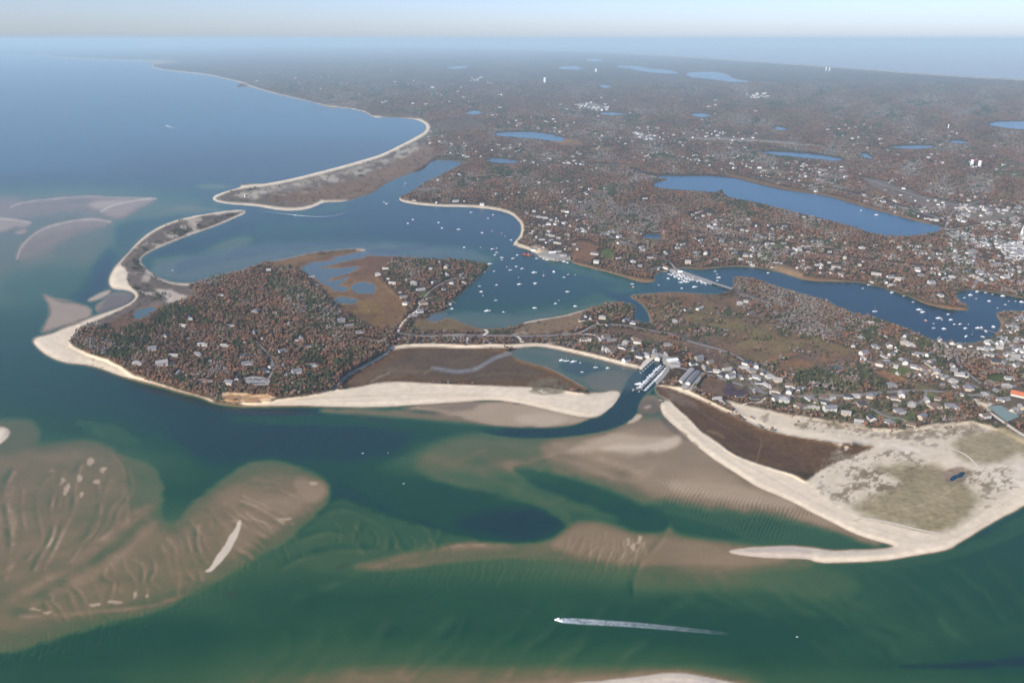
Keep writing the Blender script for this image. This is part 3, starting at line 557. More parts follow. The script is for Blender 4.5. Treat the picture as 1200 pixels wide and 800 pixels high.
for pts, wd in (([(165,71),(180,74),(177,80),(205,84),(240,87),(262,92),(285,97),(293,101),(315,108),(345,115),(380,124),(400,126),(415,128),(430,132),(437,138)], .9),
    ([(437,138),(460,137),(480,139),(494,141),(503,148),(499,156),(486,163),(470,171),(450,181),(425,189),(400,196),(350,209),(310,217),(280,219),(262,225),(247,233),(262,239),(300,240.5),(320,244),(340,246),(360,244),(371,240),(378,236)], 2.0),
    ([(466,232),(472,236),(490,239),(512,241),(540,241),(570,243),(587,246),(600,250),(611,260),(613,269),(610,278),(602,286)], 1.7), ([(378,236),(392,235.5),(407,235.6)], .9),
    ([(602,286),(620,292),(634,298)], 2.2), ([(752,331),(740,327),(720,321),(705,317)], .8), ([(614,378),(640,373),(662,369),(680,364),(695,359),(712,354.5)], 1.4), ([(712,354.5),(730,353.5),(744,357)], .9),
    ([(460,408),(475,405),(512,404.5),(537,406),(560,406),(575,405),(600,406),(625,403.5),(645,405.5),(670,411),(695,417),(717,422.5),(737,428),(752,431)], 2.0),
    ([(392,457),(395,450),(412,436),(435,425),(455,413),(458,404)], 1.3), ([(1030,274),(1060,276),(1085,273),(1103,269)], 1.0), ([(418,292),(428,293)], .9), ([(40,65),(98,69),(145,71),(165,71)], .6), ([(430,54.2),(500,56),(600,58.4),(700,61),(800,66.5),(900,73.5),(1000,80.5),(1100,88.5),(1200,94)], .5),
    ([(837,314.5),(862,312.5),(887,313.5)], .7), ([(930,326),(950,330),(970,331)], .8), ([(752,430),(763,420),(772,416)], 1.8), ([(1142,470),(1160,481)], 1.0)):
    shore(pts, wd)
stroke(land, [(700,317),(690,314),(680,312)], (150,126,100), 2, 1); 
for pts, wd, c in (([(767,322),(800,316),(837,316),(887,315),(932,326),(1000,332),(1045,342),(1085,358),(1130,363)], 2.6, (140,108,82)), ([(1121,346),(1135,341),(1162,343),(1200,351)], 1.6, (142,112,88)), ([(1168,368),(1177,380),(1168,393)], 2, (148,116,90)),
    ([(900,333),(950,348),(982,361)], 1.5, (132,104,84)), ([(672,309),(705,318),(740,328),(765,330)], 3, (142,114,84)), ([(512,188),(548,190)], 1.2, (126,104,88)), ([(850,204),(880,211),(925,222),(975,229),(1030,246),(1090,262)], 1.6, (140,112,88)), ([(786,209),(770,216)], 1.3, (134,104,84)), ([(742,346),(762,345),(820,346)], 2, (140,108,84)), ([(740,349),(757,362),(764,377)], 1.6, (146,122,104))):
    stroke(land, pts, c, wd, 1.4, .9); stroke(tree, pts, .05, wd, 1.2)
cover(CORNER, 'sand', 1.5, .4, trees=0, h=2); cover(PATCH, 'sand', 1.5, .4, trees=0, h=2)
# spit at the basin mouth, bar at the point, corner
BAR = [(775,469),(779,467),(785,469),(792,477),(812,494),(820,505),(840,517),(852,527),(870,537),(900,547),(935,557),(958,575),(975,590),(1000,604),(1050,618),(1100,627),(1120,622),(1150,603),(1180,580),(1215,560),(1260,550),(1260,600),(1187,604),(1125,640),(1075,655),(960,664),(825,647),(900,632),(960,636),(1030,636),(1000,627),(950,602),(887,573),(840,543),(795,505),(778,490),(773,480)]
cover(BAR, 'sand', 1.2, .4, trees=0, h=2)
mottle([(775,488),(795,500),(815,520),(835,538),(825,540),(800,525),(780,505)], (140,122,96), -.1, 2, op=.7)
paint(land, [(840,648),(900,640),(950,642),(955,658),(900,656)], (204,186,168), 3, 1, .6)
paint(land, [(700,808),(760,800),(820,797),(860,806),(900,830),(700,840)], (196,180,176), 5, 2, .6)
cover([(255,466),(262,459),(285,461),(300,463),(318,462),(322,469),(300,471),(268,471)], 'bluff', 1.0, 1.0, trees=0, h=9)
mottle([(252,462),(262,456),(290,458),(322,459),(324,472),(262,474)], (166,128,94), -.1, 2, nz=N_edge * .6 + N_fine * .6, op=.75)
mottle([(252,462),(262,456),(290,458),(322,459),(324,472),(262,474)], (226,200,164), .1, 2, nz=-N_edge * .6 + N_fine * .6, op=.7)
stroke(land, [(158,444),(190,453),(225,463)], (176,150,126), 1, .8, .8)
mottle([(100,418),(140,428),(140,436),(100,428)], (124,108,96), .1, 2)
for pts in ([(455,412),(440,404),(452,396)], [(520,393),(545,392)], [(350,436),(370,438),(400,425)],[(380,440),(400,440)]): stroke(land, pts, (178,164,146), 1.2, 1, .8)
# paler heaths, fields and pits on the mainland
for pl, c in (([(430,128),(480,131),(500,138),(480,139),(440,137)], (134,110,92)), ([(500,140),(560,138),(570,150),(530,155),(510,152)], (126,106,92)), ([(640,163),(672,160),(690,170),(650,172)], (146,112,86)), ([(695,172),(720,172),(715,178),(690,176)], (140,116,92)),
    ([(800,160),(880,161),(968,170),(968,173),(880,167),(800,164)], (150,140,122)), ([(440,136),(480,133),(500,140)], (140,118,92)), ([(715,186),(760,190),(755,195),(725,192)], (138,104,84)), ([(885,195),(930,200),(920,206),(885,200)], (140,128,100)),
    ([(1130,205),(1150,204),(1160,210),(1130,212)], (140,128,110)), ([(1000,205),(1040,212),(1100,235),(1180,245),(1200,250),(1150,252),(1050,236)], (128,116,106)), ([(1100,250),(1170,245),(1200,255),(1160,262)], (142,128,110)), ([(380,120),(420,117),(425,122),(390,126)], (150,128,104)), ([(160,70),(200,70),(215,73),(180,76)], (170,150,120)), ([(905,309),(930,312),(945,322),(930,326),(905,318)], (146,120,92)), ([(1140,325),(1160,328),(1155,338),(1130,338)], (136,96,74)), ([(672,280),(700,285),(700,302),(680,308),(668,300)], (130,98,78)), ([(620,285),(640,290),(650,302),(632,298)], (188,166,136))):
    cover(pl, c, 1.8, 1, trees=.08)
# wood colours of the peninsula and mainland
paint(grey, [(660,235),(720,230),(790,240),(790,262),(730,275),(690,265)], 1.0, 10, 4)
paint(grey, [(560,150),(900,140),(1200,170),(1200,240),(1000,210),(700,200)], .6, 20, 8)
paint(grey, [(1000,290),(1100,290),(1100,330),(1020,325),(900,300)], .25, 16, 6); paint(grey, [(600,280),(760,280),(900,300),(850,310),(700,320)], .25, 12, 6)
paint(ever, [(480,180),(700,195),(740,200),(640,225),(560,200)], .4, 10, 4)
grey[:] = np.clip(grey + N_b2 * .35 + N_med * .25, 0, 1); ever[:] = np.clip(ever + N_med * .22 + N_b2 * .12, 0, 1)
# settlement
for pl, v in (([(900,190),(960,186),(1100,215),(1200,240),(1560,260),(1560,345),(1200,345),(1135,335),(1110,300),(1110,265),(1060,250),(950,222),(860,205),(840,190)], 1.0), ([(1110,235),(1200,240),(1560,250),(1560,330),(1200,335),(1130,320),(1110,290)], 2.2),
    ([(800,240),(900,262),(1010,285),(1110,285),(1115,345),(1050,335),(950,322),(830,308),(740,302),(760,280),(830,270)], .8), ([(620,245),(690,245),(690,275),(660,305),(622,292),(615,262)], 1.4),
    ([(500,150),(640,170),(720,190),(700,200),(600,192),(520,182),(490,165)], .9), ([(560,120),(780,135),(900,165),(860,200),(740,190),(640,160),(560,140)], .6), ([(520,195),(640,205),(740,225),(720,240),(600,235),(500,235)], .35),
    ([(940,135),(1200,160),(1200,230),(1000,190)], .4), ([(400,110),(640,112),(900,120),(900,150),(600,140),(420,125)], .15), ([(200,72),(400,80),(600,90),(600,115),(400,112),(300,98)], .15), ([(800,155),(920,158),(930,163),(800,160)], 1.6), ([(700,250),(800,250),(800,290),(700,290)], .2),([(800,185),(960,190),(1000,205),(900,205),(830,198)],1.3)):
    paint(hd, pl, v * (.62 if v > 2 else .85), 4, 2)
for pl in ([(672,121),(700,120),(716,127),(705,131),(685,127)], [(866,111),(895,109),(904,114),(885,117)], [(735,152),(770,160),(765,167),(745,162)], [(545,96),(565,89),(563,93)], [(540,170),(560,172)], [(1170,285),(1200,283),(1205,300),(1180,298)]):
    if len(pl) > 2: paint(hd, pl, 7, 1.5, 0); paint(tree, pl, .1, 1.5, 0); paint(land, pl, (170,164,156), 1.5, 0, .8)
town = np.clip(hd / 2.2, 0, 1) * (GY < 350)
land[:] = land * (1 - town[..., None] * .4) + town[..., None] * .4 * np.array(C['town'])
tree *= 1 - .55 * np.clip(town, 0, 1)
tree *= np.clip(.65 + N_med * .9 + .35, .15, 1)
# far land loses single crowns: give the ground the colour of the canopy
farw = sstep((175 - GY) / 60)
can = np.array((92, 80, 76)) + (N_b2 * 14 + N_fine * 12)[..., None] * np.array((1, .9, .85))
keep = np.clip((land.sum(-1) - 330) / 60, 0, 1)
land[:] = land * (1 - (farw * (1 - keep))[..., None]) + (farw * (1 - keep))[..., None] * can
N_sp = fbm(3.6, 1.8, 21, 2)
land *= (1 + .035 * N_fine + .03 * N_m2 + .025 * N_sp)[..., None]
for pts_, c_, w_, o_ in (([(340,468),(420,464),(500,462),(580,462),(640,474),(690,484)], (206,188,162), .7, .5), ([(300,473),(400,471),(500,466),(580,463)], (214,196,168), .6, .5), ([(800,500),(850,530),(900,558),(960,592),(1030,622),(1100,638),(1160,610)], (212,194,168), .8, .5), ([(780,480),(812,508),(860,545),(920,578),(990,614),(1050,634),(1110,636)], (216,200,174), .7, .5), ([(60,400),(100,418),(140,432),(200,455)], (206,190,164), .6, .5),
    ([(891,512),(893,520),(889,530),(887,541)], (146,118,94), .7, .8), ([(815,478),(835,492),(860,505),(880,520)], (128,104,84), .6, .7), ([(905,525),(930,535),(945,545)], (126,102,84), .6, .6), ([(830,505),(842,508),(848,512)], (142,122,92), 1.6, .7),
    ([(420,440),(450,432),(480,436),(505,433)], (122,108,90), .7, .7), ([(560,440),(590,436),(620,440)], (124,104,80), .7, .7), ([(960,555),(975,545),(1000,538),(1030,528)], (226,206,180), 1.0, .8), ([(1000,610),(1040,600),(1090,590),(1120,570)], (186,174,142), .8, .5)):
    stroke(land, pts_, c_, w_, .8, o_)
for pl_, th_ in (([(950,545),(980,532),(1030,524),(1080,530),(1090,550),(1060,566),(1020,590),(980,590),(955,572)], -.05), ([(880,482),(960,492),(1060,505),(1140,497),(1140,510),(1040,515),(950,505)], .12), ([(1120,550),(1200,545),(1190,585),(1150,600),(1125,585)], .15)):
    (x0, x1, y0, y1), m = mask(pl_, 4, 2); m = m * sstep((N_sp[y0:y1, x0:x1] + 1.1 * N_m2[y0:y1, x0:x1] + .5 * N_b2[y0:y1, x0:x1] - th_) / .3) * .75
    v = land[y0:y1, x0:x1]; v[:] = v * (1 - m[..., None]) + m[..., None] * np.array((140, 126, 102)); v = tree[y0:y1, x0:x1]; v[:] = np.maximum(v, m * .28)
# wet margin
wet = np.clip(1 - coast_sd / 2.0, 0, 1) * np.clip((GY - 230) / 60, 0, 1) * .5
land[:] = land * (1 - wet[..., None]) + wet[..., None] * np.array(C['wet'])
far_coast = np.clip((coast_sd < 1.5) & (GY < 100) & (GX > 420), 0, 1)
tree = np.where(coast_sd < 1.2, 0, tree)
sdp = np.clip(coast_sd, 0, 14)
ramp = sstep(sdp / 7.0)
steep = np.zeros((H, W), np.float32); paint(steep, [(150,430),(250,455),(325,460),(325,480),(240,475),(150,452)], 1, 4, 0)
hz = np.where(coast_sd > 0, .12 + hgt * (ramp * (1 - steep) + sstep((sdp - 1) / 4) * steep), np.maximum(coast_sd, -3) * .5)
hz = hz + np.where(coast_sd > 5, N_fine * .35, 0)
hz = np.where((GY < 260) & (coast_sd > 0), np.maximum(hz, .2 + np.clip(coast_sd, 0, 2)), hz)

# ------------------------------------------------------------------ materials
def mat(name, col=None, rough=.8, spec=.2, metallic=0):
    m = bpy.data.materials.new(name); m.use_nodes = True
    b = m.node_tree.nodes['Principled BSDF']
    if col is not None: b.inputs['Base Color'].default_value = (*lin(col), 1)
    b.inputs['Roughness'].default_value = rough; b.inputs['Specular IOR Level'].default_value = spec; b.inputs['Metallic'].default_value = metallic
    return m, m.node_tree, b
def noise_mul(m, src, scales, strength, co='Object', anis=None):
    """multiply a colour by procedural noise of the given world sizes"""
    t = m.node_tree; tc = t.nodes.new('ShaderNodeTexCoord'); cur = src
    for s, a in zip(scales, strength):
        n = t.nodes.new('ShaderNodeTexNoise'); n.inputs['Scale'].default_value = 1.0 / s; n.inputs['Detail'].default_value = 4
        vec = tc.outputs[co]
        if anis:
            mp = t.nodes.new('ShaderNodeMapping'); mp.inputs['Scale'].default_value = anis; t.links.new(vec, mp.inputs[0]); vec = mp.outputs[0]
        t.links.new(vec, n.inputs['Vector'])
        r = t.nodes.new('ShaderNodeMapRange'); r.inputs[1].default_value = .3; r.inputs[2].default_value = .7
        r.inputs[3].default_value = 1 - a; r.inputs[4].default_value = 1 + a
        t.links.new(n.outputs['Fac'], r.inputs[0])
        v = t.nodes.new('ShaderNodeVectorMath'); v.operation = 'SCALE'; t.links.new(cur, v.inputs[0]); t.links.new(r.outputs[0], v.inputs['Scale']); cur = v.outputs[0]
    return cur
m_land, t, b = mat('land', rough=.95, spec=.05)
a = t.nodes.new('ShaderNodeAttribute'); a.attribute_name = 'Col'
t.links.new(noise_mul(m_land, a.outputs['Color'], (9, 60, 420), (.20, .12, .12)), b.inputs['Base Color'])
m_sand, t, b = mat('sand', rough=.95, spec=.05)
a = t.nodes.new('ShaderNodeAttribute'); a.attribute_name = 'Col'
t.links.new(noise_mul(m_sand, a.outputs['Color'], (14, 90), (.05, .05)), b.inputs['Base Color'])
m_water, t, b = mat('water', rough=.24, spec=.30); b.inputs['IOR'].default_value = 1.33
a = t.nodes.new('ShaderNodeAttribute'); a.attribute_name = 'Col'
t.links.new(noise_mul(m_water, a.outputs['Color'], (7, 60, 900), (.04, .05, .06)), b.inputs['Base Color'])
m_pond, t, b = mat('pond_water', rough=.24, spec=.5); b.inputs['IOR'].default_value = 1.33
a = t.nodes.new('ShaderNodeAttribute'); a.attribute_name = 'Col'; t.links.new(a.outputs['Color'], b.inputs['Base Color'])
def flat(name, c, rough=.8, spec=.25, var=.12):
    m, t, b = mat(name, c, rough, spec)
    rgb = t.nodes.new('ShaderNodeRGB'); rgb.outputs[0].default_value = (*lin(c), 1)
    t.links.new(noise_mul(m, rgb.outputs[0], (1.7, 6), (var, var * .6)), b.inputs['Base Color'])
    return m
MT = {k: flat(k, *v) for k, v in {
 'wall_white': ((212,207,196), .8), 'wall_grey': ((158,152,142), .9), 'wall_tan': ((196,180,156), .9), 'wall_brown': ((120,102,84), .9),
 'roof_pale': ((158,153,146), .9), 'roof_grey': ((120,118,118), .9), 'roof_brown': ((112,94,82), .9), 'roof_dark': ((66,66,70), .9), 'roof_orange': ((196,112,72), .8),
 'brick': ((132,76,60), .9), 'window_glass': ((40,50,60), .15, .5), 'door_paint': ((70,74,84), .6), 'hull_white': ((236,238,240), .4, .4), 'hull_blue': ((40,60,96), .4, .4), 'hull_red': ((150,48,40), .5, .4),
 'deck': ((196,190,176), .7), 'canvas_blue': ((52,72,112), .8), 'metal': ((190,192,196), .4, .5), 'wood_grey': ((142,134,122), .9), 'wood_dark': ((92,80,68), .9),
 'asphalt': ((132,126,120), .9), 'sandroad': ((206,192,170), .95), 'concrete': ((150,144,134), .9), 'tank_white': ((228,228,224), .5), 'tank_red': ((178,64,56), .6), 'court': ((120,136,128), .9), 'barge_red': ((140,70,66), .8),
 'foam': ((232,238,240), .9), 'bark': ((88,76,68), .95), 'tyre': ((30,30,32), .9), 'car_white': ((220,222,224), .3, .5), 'car_dark': ((48,52,60), .3, .5), 'car_red': ((140,36,32), .3, .5), 'car_silver': ((150,154,160), .3, .5), 'rock': ((120,114,106), .95)}.items()}

# ------------------------------------------------------------------ terrain and water sheets
def axis(segs):
    out = []
    for a0, a1, st in segs: out.append(np.arange(a0, a1, st))
    return np.concatenate(out)
xs = axis([(-350, -40, 9), (-40, 1240, 1.5), (1240, 1551, 9)])
ys = axis([(48.6, 60, .7), (60, 110, 1.0), (110, 812, 1.5), (812, 1095, 9)])
VX, VY = np.meshgrid(xs, ys)
nx, ny = len(xs), len(ys)
idx = np.arange(nx * ny).reshape(ny, nx)
quads = np.stack([idx[1:, :-1], idx[1:, 1:], idx[:-1, 1:], idx[:-1, :-1]], -1).reshape(-1, 4)
def sheet(name, z, col, keep, material, kind='structure', vx=VX, vy=VY):
    q = quads[keep]; used, inv = np.unique(q, return_inverse=True); inv = inv.reshape(q.shape)
    zz = z.ravel()[used]; X, Y = ground(vx.ravel()[used], vy.ravel()[used], zz)
    me = bpy.data.meshes.new(name); me.vertices.add(len(used)); me.vertices.foreach_set('co', np.stack([X, Y, zz], -1).astype(np.float32).ravel())
    me.loops.add(q.size); me.loops.foreach_set('vertex_index', inv.ravel().astype(np.int32))
    me.polygons.add(len(q)); me.polygons.foreach_set('loop_start', np.arange(0, q.size, 4, dtype=np.int32))
    me.polygons.foreach_set('use_smooth', np.ones(len(q), bool))
    ca = me.attributes.new('Col', 'FLOAT_COLOR', 'POINT')
    c = col.reshape(-1, 3)[used]; ca.data.foreach_set('color', np.concatenate([c, np.ones((len(c), 1))], 1).astype(np.float32).ravel())
    me.update(calc_edges=True); me.materials.append(material)
    o = bpy.data.objects.new(name, me); COL.objects.link(o); o['kind'] = kind
    return o
zt = sample(hz, VX, VY); sdv = sample(coast_sd, VX, VY)
lc = np.maximum(lin(np.clip(sample(land, VX, VY), 0, 255)) - np.array((.012, .018, .026)), .01) / K
bright = sample(land, VX, VY).sum(-1)
fq = lambda arr, fn: fn(arr.ravel()[quads], axis=1)
has_land = fq(sdv, np.max) > -2.0
has_water = fq(sdv, np.min) < 1.0
bq = fq(bright, np.mean); mq = fq(sample(tree, VX, VY), np.mean); hq = fq(zt, np.mean); yq = fq(VY, np.mean)
is_beach = has_land & (bq > 480) & (yq > 125)
is_marsh = has_land & ~is_beach & (mq < .15) & (hq < 1.6) & (yq > 270)
sheet('ground', zt, lc, has_land & ~is_beach & ~is_marsh, m_land)
sheet('beach', zt, lc, is_beach, m_sand)
sheet('marsh', zt, lc, is_marsh, m_land)
pondq = fq(sample(POND, VX, VY), np.max) > .5
sheet('water', np.zeros_like(zt), sample(WCOL, VX, VY), has_water & ~pondq, m_water)
sheet('pond', np.zeros_like(zt), sample(WCOL, VX, VY), has_water & pondq, m_pond)

def height(px, py): return np.maximum(sample(hz, px, py), 0)
def place(px, py, dz=0.0):
    z = float(height(px, py)) + dz; x, y = ground(px, py, z); return float(x), float(y), z

# ------------------------------------------------------------------ haze
def box_mesh(name, lo, hi):
    me = bpy.data.meshes.new(name); (a, b_, c), (d, e, f) = lo, hi
    me.from_pydata([(a,b_,c),(d,b_,c),(d,e,c),(a,e,c),(a,b_,f),(d,b_,f),(d,e,f),(a,e,f)], [], [(0,3,2,1),(4,5,6,7),(0,1,5,4),(1,2,6,5),(2,3,7,6),(3,0,4,7)])
    return me
hm = bpy.data.materials.new('haze'); hm.use_nodes = True; t = hm.node_tree; t.nodes.clear()
vo = t.nodes.new('ShaderNodeVolumePrincipled'); vo.inputs['Density'].default_value = HAZE_DENSITY; vo.inputs['Color'].default_value = (*HAZE_COLOR, 1); vo.inputs['Anisotropy'].default_value = 0.0
ou = t.nodes.new('ShaderNodeOutputMaterial'); t.links.new(vo.outputs[0], ou.inputs['Volume'])
me = box_mesh('haze', (-300000, -4000, -4.0), (300000, 330000, CAM_H + 45)); me.materials.append(hm)
ho = bpy.data.objects.new('haze', me); COL.objects.link(ho); ho['kind'] = 'stuff'

exec_objects = True
# ------------------------------------------------------------------ mesh helpers
class MB:
    def __init__(s): s.v = []; s.f = []
    def add(s, v, f):
        n = len(s.v); s.v += [tuple(p) for p in v]; s.f += [tuple(i + n for i in q) for q in f]; return s
    def box(s, x0, x1, y0, y1, z0, z1):
        return s.add([(x0,y0,z0),(x1,y0,z0),(x1,y1,z0),(x0,y1,z0),(x0,y0,z1),(x1,y0,z1),(x1,y1,z1),(x0,y1,z1)], [(0,3,2,1),(4,5,6,7),(0,1,5,4),(1,2,6,5),(2,3,7,6),(3,0,4,7)])
    def gable(s, x0, x1, y0, y1, z0, rise, ov=.5, th=.25):   # ridge along x
        ym = (y0 + y1) / 2; a, b_ = x0 - ov, x1 + ov; c, d = y0 - ov, y1 + ov; zz = z0 - ov * rise / ((y1 - y0) / 2)
        v = [(a,c,zz),(b_,c,zz),(b_,ym,z0+rise),(a,ym,z0+rise),(b_,d,zz),(a,d,zz)]
        v += [(p[0], p[1], p[2] + th) for p in v]
        return s.add(v, [(0,1,2,3)[::-1],(3,2,4,5)[::-1],(6,7,8,9),(9,8,10,11),(0,1,7,6),(1,2,8,7),(2,4,10,8),(4,5,11,10),(5,3,9,11),(3,0,6,9)])
    def hip(s, x0, x1, y0, y1, z0, rise, ov=.5):
        ym = (y0 + y1) / 2; ins = min((y1 - y0) / 2, (x1 - x0) / 2 * .8); a, b_, c, d = x0 - ov, x1 + ov, y0 - ov, y1 + ov
        return s.add([(a,c,z0),(b_,c,z0),(b_,d,z0),(a,d,z0),(x0+ins,ym,z0+rise),(x1-ins,ym,z0+rise)], [(3,2,1,0),(0,1,5,4),(2,3,4,5),(1,2,5),(3,0,4)])
    def pent(s, x0, x1, y0, y1, z0, z1, rise):                # walls with gable ends
        ym = (y0 + y1) / 2
        return s.add([(x0,y0,z0),(x1,y0,z0),(x1,y1,z0),(x0,y1,z0),(x0,y0,z1),(x1,y0,z1),(x1,y1,z1),(x0,y1,z1),(x0,ym,z1+rise),(x1,ym,z1+rise)],
            [(0,3,2,1),(0,1,5,4),(2,3,7,6),(1,2,6,9,5),(3,0,4,8,7),(4,5,9,8),(8,9,6,7)])
    def cyl(s, x, y, z0, z1, r0, r1=None, n=12, dx=0, dy=0):
        r1 = r0 if r1 is None else r1; v = []
        for k in range(n): a = 2*math.pi*k/n; v.append((x + r0*math.cos(a), y + r0*math.sin(a), z0))
        for k in range(n): a = 2*math.pi*k/n; v.append((x + dx + r1*math.cos(a), y + dy + r1*math.sin(a), z1))
        return s.add(v, [(k, (k+1) % n, n + (k+1) % n, n + k) for k in range(n)] + [tuple(range(n))[::-1], tuple(range(n, 2*n))])
    def loft(s, rings):
        n = len(rings[0]); v = [p for r in rings for p in r]; f = []
        for i in range(len(rings) - 1):
            for k in range(n): f.append((i*n+k, i*n+(k+1) % n, (i+1)*n+(k+1) % n, (i+1)*n+k))
        f += [tuple(range(n))[::-1], tuple((len(rings)-1)*n + k for k in range(n))]
        return s.add(v, f)
    def mesh(s, name, *mats):
        me = bpy.data.meshes.new(name); me.from_pydata(s.v, [], s.f); me.update()
        for m in mats: me.materials.append(m)
        return me
    def build(s, name, m, parent=None):
        o = bpy.data.objects.new(name, s.mesh(name, m)); COL.objects.link(o); o.parent = parent; return o
def thing(name, label, cat, loc=(0,0,0), rz=0, group=None, sc=1.0):
    o = bpy.data.objects.new(name, None); COL.objects.link(o); o.location = loc; o.rotation_euler = (0, 0, rz); o.scale = (sc, sc, sc)
    o['label'] = label; o['category'] = cat; o.empty_display_size = 2
    if group: o['group'] = group
    return o
def tag(o, label, cat, group=None):
    o['label'] = label; o['category'] = cat
    if group: o['group'] = group
    return o
def structure(o): o['kind'] = 'structure'; return o
def tree_copy(proto, loc, rz, sc=(1,1,1)):
    r = proto['root'].copy(); COL.objects.link(r); r.location = loc; r.rotation_euler = (0, 0, rz); r.scale = sc
    for p in proto['parts']:
        c = p.copy(); COL.objects.link(c); c.parent = r
    return r

# ------------------------------------------------------------------ roads, yards, bridge
def ribbon(name, pts, width, material, dz=.35):
    p = chaikin(pts, False, 2)
    d = []
    for (ax, ay), (bx, by) in zip(p[:-1], p[1:]):
        n = max(1, int(math.hypot(bx-ax, by-ay) / 2.5)); d += [(ax + (bx-ax)*k/n, ay + (by-ay)*k/n) for k in range(n)]
    d.append(tuple(p[-1])); W3 = np.array([place(*q, dz) for q in d])
    tg = np.gradient(W3[:, :2], axis=0); tg /= np.linalg.norm(tg, axis=1)[:, None] + 1e-9; nn = np.stack([-tg[:, 1], tg[:, 0]], -1) * width / 2
    mb = MB(); v = []
    for k in range(len(W3)):
        v.append((W3[k,0]+nn[k,0], W3[k,1]+nn[k,1], W3[k,2])); v.append((W3[k,0]-nn[k,0], W3[k,1]-nn[k,1], W3[k,2]))
    mb.add(v, [(2*k, 2*k+1, 2*k+3, 2*k+2) for k in range(len(W3)-1)])
    return structure(mb.build(name, material))
MA, MS = MT['asphalt'], MT['sandroad']
ROADS = [([(466,389),(470,380),(481,369),(492,362)], 6, MS), ([(466,390),(490,394),(530,393),(560,393),(593,393),(618,394),(643,393),(667,392),(680,390),(690,384),(699,380),(716,380),(735,381),(755,386),(775,389),(790,392),(807,400),(835,407),(860,415),(874,424),(896,434),(912,444),(925,452)], 8, MA),
 ([(680,391),(698,392),(705,399)], 6, MS), ([(752,414),(765,416),(785,426),(800,432),(825,437),(850,445),(875,453),(896,461),(919,464.5),(950,464),(1000,463),(1040,459),(1080,457),(1120,460),(1142,464),(1172,458),(1200,448)], 8, MA),
 ([(1136,467),(1150,477),(1170,490),(1200,511),(1240,530)], 8, MS), ([(760,316),(775,313),(786,317)], 7, MA), ([(866,343),(885,350),(905,356)], 7, MA),
 ([(1000,470),(1020,478),(1040,489),(1058,490),(1064,496)], 6, MA), ([(902,450),(903,462)], 4, MS), ([(857,485),(866,477),(877,471),(891,472),(897,466)], 4, MS),
 ([(1007,606),(1040,611),(1075,620),(1102,625)], 4, MS), ([(1112,524),(1132,532),(1144,544),(1150,552)], 4, MS), ([(503,186),(535,184.5),(567,184),(613,190),(667,193),(720,192),(760,196)], 10, MA),
 ([(800,162),(883,164.5),(967,172)], 20, MT['concrete']), ([(1110,409),(1135,410),(1160,410),(1200,404)], 7, MA), ([(1018,425),(1050,425),(1085,430),(1120,445),(1150,455)], 6, MA),
 ([(1100,268),(1112,266),(1125,275),(1160,290),(1200,300)], 10, MA), ([(1108,268),(1112,256),(1118,245),(1150,235)], 9, MA), ([(811,432),(806,446),(802,455)], 14, MT['concrete']), ([(823,437),(815,449),(808,457)], 9, MT['concrete']),
 ([(568,386),(572,389),(566,393)], 8, MS), ([(575,402),(568,397),(560,393)], 6, MS), ([(547,402),(548,395)], 5, MS), ([(611,401),(610,397),(606,394)], 6, MS)]
ROADS += [([(1110,270),(1140,264),(1170,262),(1210,266)], 9, MA), ([(1120,297),(1150,302),(1180,312),(1220,318)], 9, MA), ([(1125,275),(1140,300),(1150,320),(1140,338)], 8, MA), ([(880,207),(930,214),(990,224),(1050,240),(1110,258)], 9, MA), ([(1000,205),(1050,222),(1110,240),(1170,246)], 9, MA), ([(800,270),(850,280),(920,292),(990,302),(1060,310),(1120,318)], 8, MA),
 ([(700,270),(760,296),(785,306),(792,316)], 7, MA), ([(640,262),(680,272),(720,278),(760,296)], 7, MA), ([(1120,410),(1122,425),(1135,438),(1150,450)], 6, MA), ([(1160,408),(1175,420),(1205,424)], 6, MA), ([(884,436),(888,448),(898,456)], 5, MA), ([(852,434),(866,440),(880,447),(892,458)], 5, MA), ([(862,427),(875,436),(905,447)], 5, MA), ([(960,464),(966,472),(985,476)], 5, MA), ([(1085,459),(1083,468),(1070,478)], 5, MA), ([(420,395),(440,399),(458,400)], 6, MA), ([(300,400),(320,420),(318,440),(312,446)], 5, MA), ([(489,364),(495,350),(505,340),(520,330),(540,324)], 5, MA)]
for r in ROADS: ribbon('road', r[0], r[1], r[2])
def yard(name, pts, material, dz=.3):
    q = [place(x, y, 0) for x, y in pts]; z = max(p[2] for p in q) + dz
    mb = MB(); n = len(q); mb.add([(p[0], p[1], z) for p in q] + [(p[0], p[1], -1) for p in q], [tuple(range(n))[::-1]] + [(k, (k+1) % n, n + (k+1) % n, n + k) for k in range(n)])
    me = mb.mesh(name, material); import bmesh
    bm = bmesh.new(); bm.from_mesh(me); bmesh.ops.recalc_face_normals(bm, faces=bm.faces); bm.to_mesh(me); bm.free()
    o = bpy.data.objects.new(name, me); COL.objects.link(o); return structure(o), z
yard('parking_lot', [(286,443),(296,441),(308,442),(317,446),(315,451),(300,451.5),(288,448)], MT['concrete'], .8)
yard('boat_yard', [(762,420),(768,416.5),(784,419),(797,423),(798,430),(785,430),(777,426),(776,420)], MT['concrete'])
yard('quay', [(786,428),(779,425),(781,432),(775,441),(768,448),(771,451),(778,443),(784,435)], MT['concrete'])
yard('quay', [(749,432),(753,433),(768,419.5),(764,416),(754,424)], MT['sandroad'])
yard('tennis_court', [(1158,478),(1172,476),(1194,489),(1180,494)], MT['court'], .5)
yard('sand_lot', [(1141,467),(1150,469),(1166,473),(1157,477)], MT['sandroad'], .4)
yard('wharf_yard', [(630,299),(640,295.5),(655,297),(668,300),(669,304.5),(650,306),(634,302)], MT['concrete'], .6)
